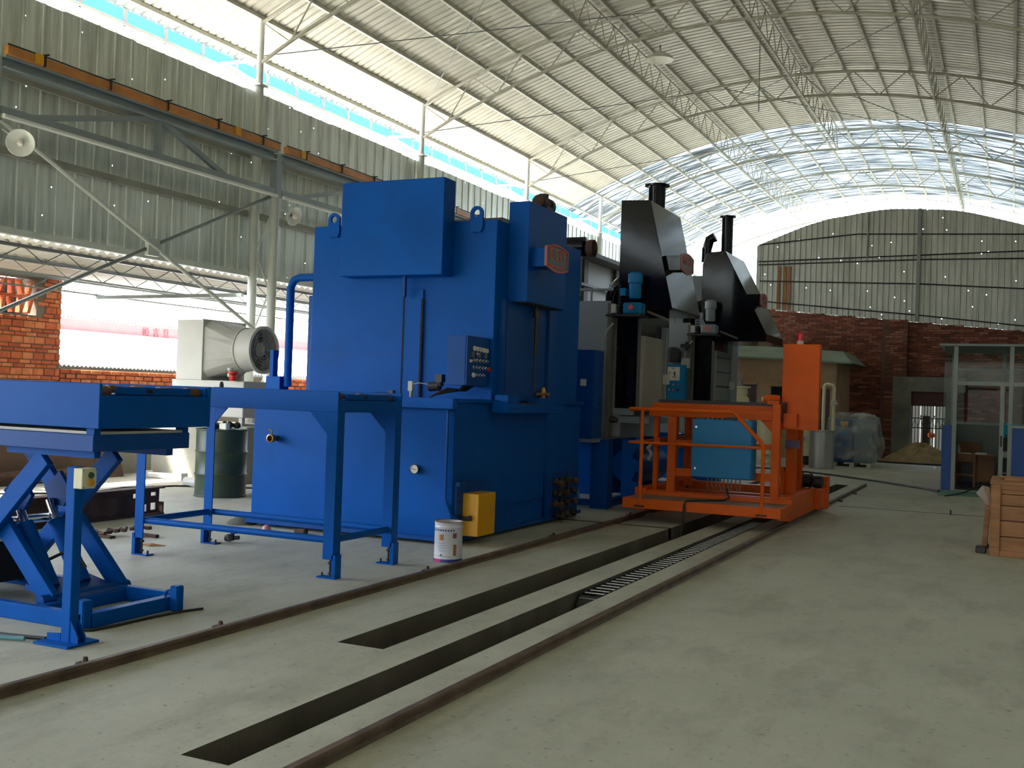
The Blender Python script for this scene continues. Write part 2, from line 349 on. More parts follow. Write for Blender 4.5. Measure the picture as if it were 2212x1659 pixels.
# floor with the two sunken slots, a cross slot and two narrow joints
SLOTS = [(-3.0, -2.755, 3.36, 21.0, .30), (-3.575, -3.255, 5.3, 21.0, .30), (-5.2, -3.575, 12.02, 12.13, .12), (-2.3, 3.1, 16.48, 16.55, .05)]
xs = sorted({-13.2, -9, -6, 0, 3.2, 3.1, -2.3, *[v for s in SLOTS for v in s[:2]]}); ys = sorted({-20, -12, 0, 9, 26, 34, 47, *[v for s in SLOTS for v in s[2:4]]})
fl = structure('floor')
b = B(); sl = B(); rnd = random.Random(3)
for i in range(len(xs)-1):
    for j in range(len(ys)-1):
        cx, cyy = (xs[i]+xs[i+1])/2, (ys[j]+ys[j+1])/2
        if not any(s[0] < cx < s[1] and s[2] < cyy < s[3] for s in SLOTS):
            v = [b.bm.verts.new(p) for p in ((xs[i], ys[j], 0), (xs[i+1], ys[j], 0), (xs[i+1], ys[j+1], 0), (xs[i], ys[j+1], 0))]; b.bm.faces.new(v)
bmesh.ops.remove_doubles(b.bm, verts=b.bm.verts, dist=1e-5)
for x0, x1, y0, y1, d in SLOTS:
    for a, c in (((x0, y0), (x1, y0)), ((x1, y0), (x1, y1)), ((x1, y1), (x0, y1)), ((x0, y1), (x0, y0))):
        v = [sl.bm.verts.new(p) for p in ((*a, 0), (*c, 0), (*c, -d), (*a, -d))]; sl.bm.faces.new(v)
    v = [sl.bm.verts.new(p) for p in ((x0, y0, -d), (x1, y0, -d), (x1, y1, -d), (x0, y1, -d))]; sl.bm.faces.new(v)
obj('concrete_slab', b, FLOOR, fl); obj('slot_lining', sl, SLOT, fl)
b = B(); b.grid(lambda u, v: (-70+110*u, -50+130*v, -.42), 6, 6)
o = obj('ground', b, mat('outside_ground', (.12, .115, .09, 1), .9, var=.2)); o['kind'] = 'structure'

# ---- vaulted roof: sheets, purlins, arch trusses, lattice girders
GIRD = mat('girder_grey', (.30, .345, .34, 1), .45, .1, var=.1)
ce = structure('ceiling')
def roof_sheet(y0, wd, x0, x1, dz, pitch=.205, n=26):
    prof = []
    k = int(round(wd/pitch))
    for i in range(k):
        a = y0+i*pitch; prof += [(a, 0), (a+.14, 0), (a+.155, .028), (a+.19, .028)]
    prof += [(y0+k*pitch, .004), (y0+k*pitch+.05, .004)]
    b = B(); vs = []
    for i in range(n+1):
        x = x0+(x1-x0)*i/n; z = zt(x)+dz
        vs.append([b.bm.verts.new((x, p[0], z+p[1])) for p in prof])
    for i in range(n):
        for j in range(len(prof)-1): b.bm.faces.new((vs[i][j], vs[i+1][j], vs[i+1][j+1], vs[i][j+1]))
    return b
SW = .82
first = obj('roof_sheet', roof_sheet(0, SW, -14.0, 3.6, .115), ROOFM, ce)
first.location = (0, -18.0, 0)
n = int((34.4+18.0)/SW)
for i in range(1, n): twin(first, (0, -18.0+i*SW, 0))
ysk = -18.0+n*SW
sk = obj('translucent_roof_sheet', roof_sheet(0, SW, -14.0, 3.6, .115, pitch=.1025), SKYL, ce); sk.location = (0, ysk, 0)
for i in range(1, int((46.6-ysk)/SW)): twin(sk, (0, ysk+i*SW, 0))
for x in [-13.75+.8*i for i in range(22)]:
    b = B(); z = zt(x)+.075
    b.box(x-.03, x+.03, -18.0, 46.6, z-.035, z+.035)
    obj('purlin', b, TRUSS, ce)
def arch(y):
    t = bpy.data.objects.new('arch_truss', None); COL.objects.link(t); t.parent = ce; t.location = (0, y, 0); ORG[t.name] = Vector((0, y, 0))
    N = 40; X = [XL+(XR-XL)*i/N for i in range(N+1)]
    obj('top_chord', B().tube([(x, y, zt(x)) for x in X], .036, 8), TRUSS, t, True)
    obj('bottom_chord', B().tube([(x, y, zb(x)) for x in X], .036, 8), TRUSS, t, True)
    K = 24; wb = None
    for k in range(K):
        a = XL+(XR-XL)*k/K; c = XL+(XR-XL)*(k+1)/K
        p, q = ((a, y, zt(a)), (c, y, zb(c))) if k % 2 == 0 else ((a, y, zb(a)), (c, y, zt(c)))
        obj('web_bar', B().tube([p, q], .016, 6), TRUSS, t, True)
    return t
def copy_arch(t, y):
    r = t.copy(); COL.objects.link(r); r.parent = ce; r.location = (0, y, 0)
    for c in t.children: d = c.copy(); COL.objects.link(d); d.parent = r
AY = [9.9, 16.0, 22.07, 28.2, 34.3, 40.4, 46.4]
a0 = arch(AY[0])
for y in AY[1:]: copy_arch(a0, y)
def girder(x, y0, y1):
    t = bpy.data.objects.new('lattice_girder', None); COL.objects.link(t); t.parent = ce; t.location = (x, y0, 0); ORG[t.name] = Vector((x, y0, 0))
    z0, z1 = zb(x), zt(x)
    obj('bottom_chord', B().bar((x, y0, z0), (x, y1, z0), .045), TRUSS, t)
    obj('top_chord', B().bar((x, y0, z1+.02), (x, y1, z1+.02), .04), TRUSS, t)
    K = 14
    for k in range(K):
        ya, yb = y0+(y1-y0)*k/K, y0+(y1-y0)*(k+1)/K
        p, q = ((x, ya, z0), (x, yb, z1)) if k % 2 == 0 else ((x, ya, z1), (x, yb, z0))
        obj('web_bar', B().tube([p, q], .013, 6), TRUSS, t)
for x in (-8.35, -5.15, -1.95, 1.0):
    for y0, y1 in zip(AY[:-1], AY[1:]):
        if x in (-8.35, -1.95) or y0 < 34: girder(x, y0, y1)
for p, q in (((-12.9, 16, 7.7), (-7.2, 22.07, zt(-7.2)-.1)), ((-12.9, 22.07, 7.7), (-7.2, 28.2, zt(-7.2)-.1)), ((-12.9, 28.2, 7.7), (-7.2, 34.3, zt(-7.2)-.1)), ((-12.9, 34.3, 7.7), (-7.2, 40.4, zt(-7.2)-.1)),
             ((-7.2, 16, zt(-7.2)-.1), (-12.9, 22.07, zt(-12.9))), ((-7.2, 28.2, zt(-7.2)-.1), (-2, 34.3, zt(-2)-.1)), ((-2, 22.07, zb(-2)), (-7.2, 28.2, zb(-7.2))), ((2, 34.3, zb(2)), (-4, 28.2, zb(-4)))):
    obj('tie_rod', B().tube([p, q], .011, 6), STEELG, ce)
obj('hanging_conduit', B().tube([(-5.6, 25, 10.1), (-5.58, 25, 8.35)], .012, 6), STEELG, ce)
# blue fascia under the eave with its white frame
ev = structure('trim_1')
for i in range(44):
    y = 3.9+i*.97
    obj('fascia_panel', B().box(-14.02, -14.0, y+.03, y+.94, 7.66, 7.90), FASCIA, ev)
    obj('fascia_mullion', B().box(-14.0, -13.95, y-.03, y+.03, 7.60, 7.89), WHITE, ev)
obj('fascia_rail', B().box(-14.0, -13.94, 3.9, 46.5, 7.60, 7.66), WHITE, ev)
obj('fascia_rail', B().box(-14.0, -13.94, 3.9, 46.5, 7.42, 7.45), WHITE, ev)
for y in AY:
    obj('eave_bracket', B().bar((-13.95, y, 7.66), (-12.98, y, 7.62), .05), WHITE, ev)
    obj('eave_bracket', B().bar((-13.75, y, 7.62), (-13.0, y, 7.18), .05), WHITE, ev)

# ---- left wall
wl = structure('wall_left')
def ribbed(y0, wd, z0, z1, x, pitch=.35, h=.018, n=6):
    b = B(); prof = []
    k = int(round(wd/pitch))
    for i in range(k):
        a = y0+i*pitch; prof += [(a, 0), (a+pitch*.82, 0), (a+pitch*.86, h), (a+pitch*.95, h)]
    prof += [(y0+k*pitch, .004), (y0+k*pitch+.05, .004)]; vs = []
    for j in range(n+1):
        z = z0+(z1-z0)*j/n; vs.append([b.bm.verts.new((x+p[1], p[0], z)) for p in prof])
    for j in range(n):
        for i in range(len(prof)-1): b.bm.faces.new((vs[j][i], vs[j][i+1], vs[j+1][i+1], vs[j+1][i]))
    return b
PW = 1.4
p0 = obj('wall_sheet', ribbed(0, PW, 3.60, 7.06, -13.14), WALLM, wl); p0.location = (0, 3.2, 0)
for i in list(range(-15, 0))+list(range(1, 31)): twin(p0, (0.006*(i % 2), 3.2+i*PW, .012*math.sin(i*2.3)))
for z0, z1 in ((5.74, 5.86), (4.66, 4.77)):  # wide dark bars: girt and the shadow band below it in one colour
    for y0, y1 in zip([3.9]+AY[:-1], AY): obj('girt', B().box(-13.08, -13.02, y0+.12, y1-.12, z0, z1), mat('girt_and_shadow', (.27, .27, .22, 1), .6, var=.15), wl)
obj('bottom_beam', B().box(-13.10, -12.98, 3.2, 46.5, 3.54, 3.63), STEELW, wl)
obj('concrete_plinth', B().box(-13.25, -13.02, -18, 46, 0, .77), CONCW, wl)
o = obj('wall_right', ribbed(-18, 65, 0, 8.1, 3.1), WALLM); o['kind'] = 'structure'

o = obj('wall_front', B().box(-13.1, -10.5, -18.1, -18, 0, 9.5).box(0.5, 3.1, -18.1, -18, 0, 9.5).box(-10.5, 0.5, -18.1, -18, 4.0, 9.9), WALLM); o['kind'] = 'structure'  # unseen end wall, added with its opening sized to set the interior light
# ---- steel columns and crane girder along the left wall
ORD = ['just outside the left edge of the picture', 'beside the grey fan', 'behind the top of the blue furnace', 'right of the blue furnace top', 'left of the black hoods', 'between the black hoods', 'beyond the second black hood']
def hall_column(i, y):
    t = thing('roof_column', f'round pale steel roof column against the left wall, {ORD[i]}', 'column', (-13, y, 0))
    obj('shaft', B().lathe((-12.98, y, 0), [(.085, 0), (.085, 7.15)], 16), STEELW, t, True)
    obj('upper_post', B().lathe((-12.98, y, 7.15), [(.062, 0), (.062, 1.2)], 14), WHITE, t, True)
    obj('flange', B().box(-13.09, -12.87, y-.11, y+.11, 7.13, 7.16), WHITE, t)
    obj('base_plate', B().box(-13.18+.08, -12.85, y-.14, y+.14, 0, .02), STEELG, t)
for i, y in enumerate(AY): hall_column(i, y)
CO = ['at the left edge of the picture', 'behind the round fan', 'hidden behind the blue furnace', 'behind the furnace chimney']
CY = [9.9, 16.0, 22.07, 28.2]
for i, y in enumerate(CY):
    t = thing('crane_column', f'round pale steel crane column {CO[i]}, laced to the roof column', 'column', (-12.55, y, 0))
    obj('shaft', B().lathe((-12.52, y, 0), [(.085, 0), (.085, 5.05)], 16), STEELW, t, True)
    obj('head_post', B().box(-12.60, -12.44, y-.08, y+.08, 5.0, 5.80), GIRD, t)
    obj('base_plate', B().box(-12.68, -12.36, y-.15, y+.15, 0, .02), STEELG, t)
    zz = [1.0, 1.75, 2.5, 3.25, 4.0, 4.75]
    for k in range(5):
        a, c = (-12.92, -12.58) if k % 2 == 0 else (-12.58, -12.92)
        obj('lacing_bar', B().tube([(a, y, zz[k]), (c, y, zz[k+1])], .018, 6), STEELW, t)
GN = ['first', 'second', 'third']
for i, (y0, y1) in enumerate(zip(CY[:-1], CY[1:])):
    y0 += .1; y1 -= .1
    t = thing('crane_girder', ['trussed grey crane girder at upper left carrying the orange rail', 'trussed grey crane girder passing behind the blue furnace top', 'trussed grey crane girder beyond the blue furnace, mostly hidden'][i], 'girder', (-12.5, y0, 4.9))
    ym = (y0+y1)/2
    obj('top_beam', B().box(-12.60, -12.40, y0, y1, 5.82, 5.85).box(-12.51, -12.49, y0, y1, 5.70, 5.82).box(-12.60, -12.40, y0, y1, 5.68, 5.70), GIRD, t)
    obj('bottom_chord', B().box(-12.56, -12.44, y0, y1, 5.06, 5.16), GIRD, t)
    obj('pipe', B().tube([(-12.40, y0, 5.02), (-12.40, y1, 5.02)], .035, 10), GLOSSW, t, True)
    obj('post', B().bar((-12.5, ym, 5.1), (-12.5, ym, 5.75), .09), GIRD, t)
    obj('diagonal', B().bar((-12.5, ym, 5.72), (-12.5, y0+.5, 5.12), .08), GIRD, t)
    obj('diagonal', B().bar((-12.5, ym, 5.72), (-12.5, y1-1.3, 5.12), .08), GIRD, t)
    s = thing('conductor_rail', ['orange conductor rail with black clamps and yellow tape at upper left', 'orange conductor rail with yellow tape ending behind the blue hood', 'orange conductor rail glimpsed beside the lifting eye'][i], 'rail', (-12.35, y0, 5.95))
    obj('channel', B().box(-12.44, -12.36, y0, y1, 5.855, 5.975), ORBEAM, s)
    obj('cable', B().tube([(-12.36, y0+(y1-y0)*k/8, 5.988+.006*(k % 2)) for k in range(9)], .012, 6), RUBBER, s)
    for k in range(5):
        yy = y0+.6+k*1.2; obj('clamp', B().box(-12.46, -12.34, yy-.012, yy+.012, 5.85, 6.02).box(-12.40, -12.28, yy-.01, yy+.01, 6.00, 6.02), RUBBER, s)
    for yy in (y0+.5, y0+4.7): obj('yellow_tape', B().box(-12.35, -12.343, yy-.07, yy+.07, 5.86, 6.0), YELLOW, s)
    if i < 1:
        t = thing('cross_brace', ['crossed pale steel rods below the crane girder, in front of the lean-to roof', 'crossed pale steel rods right of the fan, mostly behind the blue furnace'][i], 'brace', (-12.5, ym, 3))
        obj('rod', B().tube([(-12.5, y0+.02, 4.98), (-12.5, y1-.02, 2.36)], .032, 8), STEELW, t)
        obj('rod', B().tube([(-12.56, y1-.02, 5.0), (-12.56, y0+.02, 2.33)], .032, 8), STEELG, t)
        obj('gusset_plate', B().box(-12.57, -12.49, ym-.12, ym+.12, 3.52, 3.8), STEELW, t)

# ---- lean-to roof outside the left wall
lt = thing('lean_to_roof', 'low corrugated lean-to roof on steel joists outside the left wall', 'roof', (-15.2, 18, 3.5))
def lean_sheet():
    b = B(); vs = []; prof = [(i*.05, .032*math.sin(i*math.pi/2)) for i in range(21)]
    for x, z in ((-13.5, 3.60), (-17.0, 3.51)): vs.append([b.bm.verts.new((x, p[0], z+p[1])) for p in prof])
    for j in range(20): b.bm.faces.new((vs[0][j], vs[0][j+1], vs[1][j+1], vs[1][j]))
    return b
q0 = obj('roof_sheet', lean_sheet(), mat('weathered_roof_sheet', (.74, .72, .66, 1), .6, 0, var=.15)); q0.parent = lt; ORGLT = ORG[lt.name]; q0.location = Vector((0, 8, 0))-ORGLT
for i in range(1, 24): c = twin(q0, Vector((0, 8+i, 0))-ORGLT); c.parent = lt
for x in (-13.85, -15.1, -16.9):
    z = 3.60+(x+13.5)*.0257
    b = B(); b.box(x-.03, x+.03, 8, 32, z-.09, z-.04).box(x-.02, x+.02, 8, 32, z-.30, z-.27)
    for k in range(60): b.tube([(x, 8+k*.4, z-.06 if k % 2 else z-.28), (x, 8.4+k*.4, z-.28 if k % 2 else z-.06)], .008, 4, False)
    obj('joist', b, DARK if x > -14 else STEELG, lt)
for y in (10, 16, 22, 28): obj('rafter', B().bar((-13.2, y, 3.20), (-17, y, 3.18), .07), STEELG, lt)
for y in (9.2, 31): obj('rafter_post', B().tube([(-16.95, y, -.4), (-16.95, y, 3.2)], .05, 10), STEELW, lt)

# ---- brick boundary wall outside
wb = structure('wall_outer')
mb = B()
mb.box(-17.25, -17.02, 9.0, 12.2, -.4, 3.5).box(-17.25, -17.02, 12.2, 14.62, -.4, 2.70).box(-17.25, -17.02, 12.2, 14.62, 3.40, 3.5).box(-17.25, -17.02, 14.62, 15.2, -.4, 3.5).box(-17.25, -17.02, 15.2, 32, -.4, 1.71)
obj('mortar_core', mb, MORTAR, wb)
BRK = {}
def brick(parent, name, x0, x1, y0, y1, z0, z1, m, rot=None):
    """one brick; meshes of equal size are shared"""
    k = (round(x1-x0, 3), round(y1-y0, 3), round(z1-z0, 3), m.name)
    c = Vector(((x0+x1)/2, (y0+y1)/2, (z0+z1)/2))-ORG[parent.name]
    if k in BRK: o = BRK[k].copy(); COL.objects.link(o)
    else:
        o = obj(name, B().box(-k[0]/2, k[0]/2, -k[1]/2, k[1]/2, -k[2]/2, k[2]/2, .006), m); BRK[k] = o
    o.name = name; o.parent = parent; o.location = c
    if rot: o.rotation_euler = rot
    return o
z = 1.40; row = 0; rb = random.Random(5)
while z < 3.46:
    h = (.062, .062, .125)[row % 3]
    off = (0, .125, .06)[row % 3]
    y = 12.35-off
    while y < 15.2:
        y1 = min(y+.24, 15.2); yy0 = max(y, 12.35)
        if y1-yy0 > .05 and not (2.68 < z+h and z < 3.40 and yy0 < 14.60 and h and z+h > 2.70):
            brick(wb, 'brick', -17.03, -16.995+rb.uniform(-.006, .006), yy0, y1, z, z+h, BRICK)
        y += .255
    z += h+.017; row += 1
for r in range(3):
    z = 1.425+r*.095; y = 15.22-.12*(r % 2)
    while y < 24.2:
        if not 19.2 < y < 21.6: brick(wb, 'brick', -17.03, -16.985+rb.uniform(-.01, .015), max(y, 15.21), y+.235+rb.uniform(-.01, .01), z, z+.078, BRICK, (0, rb.uniform(-.02, .02), rb.uniform(-.02, .02)))
        y += .262
lat = (-.3, .05, .25, -.25, .08, .4, -.05, .2, -.2, .1, .3, -.1)
for r, zc in ((0, 2.87), (1, 3.22)):
    for k in range(11):
        brick(wb, 'lattice_brick', -17.15, -17.02, 12.45+k*.2, 12.52+k*.2, zc-.14, zc+.14, BRICK, (lat[(k+5*r) % 12]*(1 if r else -1), 0, 0))
    if r == 0:
        for k in range(9): brick(wb, 'lattice_brick', -17.13, -17.0, 12.4+k*.25, 12.63+k*.25, 3.02, 3.07, BRICK)
obj('dark_backing', B().box(-18.4, -18.3, 9.0, 15.2, 1.0, 3.5).box(-18.3, -17.25, 15.1, 15.2, 1.0, 3.5), INSIDE, wb)  # near-black sheets stand in for the shade of the room behind the lattice
obj('wall_cap', B().box(-17.3, -16.97, 14.4, 15.5, 3.44, 3.56), MORTAR, wb)

# ---- neighbouring workshop
nb = thing('neighbour_workshop', 'low white corrugated workshop roof with red banner seen past the brick wall', 'building', (-22, 22, 0))
def nroof(u, v):
    y = 15.3+20*v; x = -17.1-8.0*u; z = 1.755+1.17*u
    k = round(v*364); return (x, y, z+.045*(0 if k % 2 else 1))
obj('roof', B().grid(nroof, 3, 364), ROOFW, nb)
obj('wall', B().box(-25.2, -24.9, 12, 40, -.4, 2.9), WHITE, nb)
bn = obj('banner', B().box(-25.02, -24.97, 15, 40, 2.91, 3.27), BANNER, nb, label='red cloth banner with dark writing')
text('lettering', '帕 言 旦', .30, (-24.955, 26.1, 3.07), (R(90), 0, R(90)), DARKRED, bn)
def ntile(u, v):
    y = 15+25*v; k = round(v*340); return (-24.9-5*u, y, 3.29+.055*(0 if k % 2 else 1)+.5*u)
obj('tile_roof', B().grid(ntile, 1, 340), TILE, nb)
for k in range(16): obj('roof_bolt', B().box(-20.5, -20.4, 17.2+.42*k, 17.25+.42*k, 2.27, 2.32), STEELG, nb)

# ---- back wall: brick below, ribbed gable sheets above
wk = structure('wall_back')
def zbr(x): return 4.39-.088*(x+6.81)
core = B()
for x0, x1, z0 in ((-7.2, -2.65, 0), (-2.65, -1.70, 1.98), (-1.70, 3.1, 0)):
    core.prism([(x0, 33.03, z0), (x1, 33.03, z0), (x1, 33.03, zbr(x1)-.02), (x0, 33.03, zbr(x0)-.02)], (0, .25, 0))
core.prism([(-3.5, 32.80, 0), (-2.8, 32.80, 0), (-2.8, 32.80, zbr(-2.8)-.05), (-3.5, 32.80, zbr(-3.5)-.02)], (0, .25, 0))
obj('mortar_core', core, MORTARD, wk)
mass = B(); cnt = 0; rb = random.Random(9); z = .02; row = 0
while z < 5:
    x = -7.15+(.12 if row % 2 else 0)
    while x < .6:
        x1 = x+.238
        pil = x > -3.52 and x1 < -2.76
        y = 32.775 if pil else 33.0
        edge = (-3.52 < x1 and x < -3.5) or (-2.8 < x1 and x < -2.78)
        inband = (1.98 < z+.06 and z < 2.42 and x1 > -3.15 and x < -.9) or (z < 2.0 and x1 > -3.15 and x < -1.45)
        if z+.05 < zbr(x) and not inband:
            dy = rb.uniform(-.008, .008)
            if z > 2.40 and x > -3.55 and cnt < 300: brick(wk, 'brick', x, x1, y+dy, y+.05+dy, z, z+.054, BRICKD); cnt += 1
            else: mass.box(x, x1, y+dy, y+.05+dy, z, z+.054)
        x += .25
    z += .0675; row += 1
o = obj('brickwork', mass, BRICKD, wk, kind='stuff')
obj('cement_lintel', B().box(-3.16, -1.2, 32.74, 32.99, 1.98, 2.40), CEMENT, wk)
obj('cement_pillar', B().box(-3.16, -2.65, 32.74, 33.2, 0, 1.98), CEMENT, wk)
obj('cement_pillar', B().box(-1.70, -1.45, 32.74, 33.2, 0, 1.98), CEMENT, wk)
obj('shutter_box', B().box(-2.65, -1.70, 32.9, 33.1, 1.60, 1.98), mat('dark_red_shutter', (.07, .02, .02, 1), .6), wk)
def ztop(x): return 7.33-.0556*(x+3.1)**2 + .012*math.sin(x*3.1)
x = -7.25
while x < 3.0:
    b = B(); prof = []
    for i in range(5):
        a = x+i*.162; prof += [(a, 0), (a+.115, 0), (a+.122, -.045), (a+.150, -.045)]
    prof.append((x+5*.162, 0))
    lo = [b.bm.verts.new((p[0], 33.02+p[1], zbr(p[0])-.02)) for p in prof]; mi = [b.bm.verts.new((p[0], 33.02+p[1], (zbr(p[0])+ztop(p[0]))/2)) for p in prof]; hi = [b.bm.verts.new((p[0], 33.02+p[1], ztop(p[0]))) for p in prof]
    for i in range(len(prof)-1):
        b.bm.faces.new((lo[i], lo[i+1], mi[i+1], mi[i])); b.bm.faces.new((mi[i], mi[i+1], hi[i+1], hi[i]))
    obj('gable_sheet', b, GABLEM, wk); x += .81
for pts in ([(-7.2, 6.38), (-4.28, 6.62), (.22, 6.47)], [(-7.22, 5.86), (-2.99, 5.94), (.22, 6.0)], [(-7.2, 5.76), (-2.5, 5.82), (.22, 5.79)], [(-7.15, 5.26), (-2.5, 5.11), (.22, 4.94)], [(-6.95, 4.62), (-2.5, 4.2), (.22, 3.9)]):
    pts = pts+[(3.0, pts[-1][1]+(pts[-1][1]-pts[-2][1])*.9)]
    obj('girt', B().tube([(x, 32.95, z) for x, z in pts], .02, 6), DARK, wk)
obj('gable_post', B().box(-2.62, -2.52, 32.88, 32.96, 4.0, 7.3), STEELG, wk)
obj('gable_post', B().tube([(-4.0, 32.92, 5.9), (-4.0, 32.92, 7.2)], .025, 6), STEELG, wk)
for xx in (-6.62, -6.42, -6.3): obj('rust_strip', B().box(xx, xx+.09, 32.955, 32.985, zbr(xx)+.02, 5.7), RUSTO, wk)
obj('edge_flashing', B().prism([(-7.27, 32.97, zbr(-7.25)), (-7.15, 32.97, zbr(-7.2)), (-7.15, 32.97, 6.4), (-7.27, 32.97, 6.36)], (0, .06, 0)), STEELW, wk)
# ================================================================ machines
# ---- track rails
for x, y0, y1, lb in ((-2.455, 1.2, 21.0, 'brown steel track rail on the right, nearest the empty floor'), (-4.255, 1.0, 20.5, 'brown steel track rail on the left, in front of the blue furnace')):
    t = thing('track_rail', lb, 'rail', (x, y0, 0))
    obj('rail_head', B().prism([(x-.035, y0, 0), (x+.035, y0, 0), (x+.02, y0, .014), (x+.02, y0, .028), (x+.026, y0, .032), (x+.026, y0, .045), (x+.018, y0, .052), (x-.018, y0, .052), (x-.026, y0, .045), (x-.026, y0, .032), (x-.02, y0, .028), (x-.02, y0, .014)], (0, y1-y0, 0)), RAILM, t)
    if x < -4:
        for y in (4.12, 5.17, 7.72, 10.4, 12.9): obj('rail_clip', B().box(x-.13, x-.04, y-.025, y+.025, 0, .025).lathe((x-.085, y, .025), [(.018, 0), (.012, .03)], 6), RUST, t)
    else:
        for y in (17.3, 19.0): obj('rail_clip', B().box(x+.04, x+.10, y-.02, y+.02, 0, .02), RUST, t)

# ---- scissor lift table
t = thing('scissor_lift_table', 'blue hydraulic scissor lift table cut off by the left picture edge', 'lift table', (-6.0, 5.2, 0))
f = obj('top_frame', B().box(-7.3, -5.0, 4.78, 4.80, 1.205, 1.48).box(-7.3, -5.0, 5.75, 5.77, 1.205, 1.48).box(-5.02, -5.0, 4.8, 5.75, 1.205, 1.41).box(-7.3, -5.02, 4.8, 5.75, 1.205, 1.22).box(-5.3, -5.02, 5.735, 5.75, 1.38, 1.47), BLUE, t, bevel=.003)
for k in range(9):
    for y in (4.81, 5.62): obj('roller', B().lathe((-5.10-.24*k, y, 1.425), [(.02, 0), (.045, .004), (.045, .09), (.038, .125), (.02, .126)], 14, (0, 1, 0)), ROLLER, t, True)
hb = obj('roller_bearer', B().box(-7.3, -5.03, 4.95, 5.60, 1.40, 1.415).box(-5.05, -5.03, 4.95, 5.60, 1.405, 1.462), BLUE, t)
obj('square_hole', B().box(-5.031, -5.028, 5.20, 5.25, 1.425, 1.45), INSIDE, hb)
for y in (5.02, 5.36): obj('rust_patch', B().box(-5.06, -5.028, y, y+.10, 1.462, 1.464), ROLLER, hb)
obj('deck_frame', B().box(-7.3, -5.06, 4.80, 4.84, 1.06, 1.165).box(-7.3, -5.06, 5.60, 5.64, 1.06, 1.165).box(-5.10, -5.06, 4.84, 5.60, 1.06, 1.165).box(-7.3, -5.10, 4.84, 5.6, 1.14, 1.155), BLUE2, t, bevel=.003)
for y in (4.81, 5.58): obj('corner_block', B().box(-5.13, -5.065, y, y+.05, 1.165, 1.205), BLUE, t)
obj('rubber_pad', B().box(-7.2, -5.07, 4.85, 5.58, 1.165, 1.182), PALE, t)
obj('guide_channel', B().box(-5.9, -5.13, 4.88, 4.93, 1.015, 1.06), BLUE, t); obj('guide_channel', B().box(-5.9, -5.13, 5.50, 5.56, 1.01, 1.06), BLUE2, t)
for y in (4.91, 5.50):
    obj('scissor_arm', B().bar((-5.58, y, 1.0), (-6.50, y, .07), .05, .125), BLUE, t, bevel=.003)
    obj('scissor_arm', B().bar((-5.55, y+.06, .07), (-6.48, y+.06, 1.0), .05, .125), BLUE, t, bevel=.003)
obj('pivot_shaft', B().tube([(-6.03, 4.86, .54), (-6.03, 5.62, .54)], .03, 12), CHROME, t, True)
obj('lower_shaft', B().tube([(-5.55, 4.88, .085), (-5.55, 5.62, .085)], .035, 12), BLUE2, t, True)
obj('torsion_plate', B().prism([(-5.80, 4.98, .12), (-5.46, 4.98, .05), (-5.46, 4.98, .085), (-5.80, 4.98, .155)], (0, .52, 0)), BLUE2, t)
for y in (5.05, 5.38): obj('bracket_plate', B().prism([(-6.12, y, .74), (-5.98, y, .86), (-5.86, y, .72), (-5.93, y, .62), (-6.05, y, .62)], (0, .03, 0)), BLUE2, t)
for y in (5.10, 5.36):
    c = obj('hydraulic_cylinder', B().tube([(-5.97, y, .52), (-5.70, y, .12)], .058, 16), BLUE, t, True)
    obj('piston_rod', B().tube([(-6.04, y, .66), (-5.95, y, .49)], .03, 10), CHROME, c, True)
obj('hydraulic_hose', B().tube([(-5.80, 5.12, .28), (-5.70, 5.18, .34), (-5.60, 5.22, .33), (-5.55, 5.24, .25)], .012, 6), RUBBER, t, True)
obj('base_frame', B().box(-7.3, -5.0, 4.70, 4.76, 0, .10).box(-5.06, -4.985, 4.76, 5.50, 0, .09).box(-7.3, -5.0, 5.50, 5.56, 0, .10).box(-5.5, -5.44, 4.76, 5.5, 0, .08), BLUE, t, bevel=.004)
obj('corner_stop', B().box(-5.06, -4.985, 4.70, 4.78, .0, .175), BLUE, t, bevel=.008); obj('corner_stop', B().box(-4.985, -4.92, 5.42, 5.49, 0, .165), BLUE, t, bevel=.008)
obj('lifting_eye', B().tube(arc((-5.02, 5.46, .09), .035, 0, math.pi, 8, 'xz'), .009, 6), BLUE, t, True)
obj('pump_unit', B().box(-6.9, -6.2, 5.0, 5.4, .1, .38).lathe((-6.5, 4.98, .25), [(.09, 0), (.09, .2)], 14, (0, -1, 0)), INSIDE, t)

# ---- push-button post
t = thing('push_button_post', 'narrow blue floor post carrying a cream push-button box', 'control post', (-4.81, 4.42, 0))
obj('tube', B().box(-4.845, -4.775, 4.41, 4.475, .01, 1.005), BLUE, t, bevel=.004)
obj('base_plate', B().box(-4.97, -4.70, 4.33, 4.56, 0, .014), BLUE, t, bevel=.002)
for y in (4.415, 4.465): obj('gusset', B().prism([(-4.775, y, .014), (-4.715, y, .014), (-4.715, y, .05), (-4.775, y, .14)], (0, .008, 0)), BLUE, t)
obj('gusset', B().prism([(-4.845, 4.41, .014), (-4.95, 4.41, .014), (-4.95, 4.41, .05), (-4.845, 4.41, .06)], (0, .01, 0)), BLUE, t)
s = obj('button_box', B().box(-4.775, -4.705, 4.395, 4.50, .885, 1.0, .004), mat('cream_plastic', (.62, .60, .42, 1), .45), t)
obj('green_button', B().lathe((-4.705, 4.455, .962), [(.018, 0), (.016, .012)], 12, (1, 0, 0)), mat('dark_green', (.01, .07, .04, 1), .4), s, True)
obj('yellow_button', B().lathe((-4.705, 4.455, .922), [(.021, 0), (.019, .014)], 12, (1, 0, 0)), mat('amber', (.62, .28, .01, 1), .4), s, True)
for yy in (4.403, 4.492):
    for zz in (.893, .992): obj('screw', B().lathe((-4.705, yy, zz), [(.004, 0), (.004, .002)], 8, (1, 0, 0)), RUBBER, s)
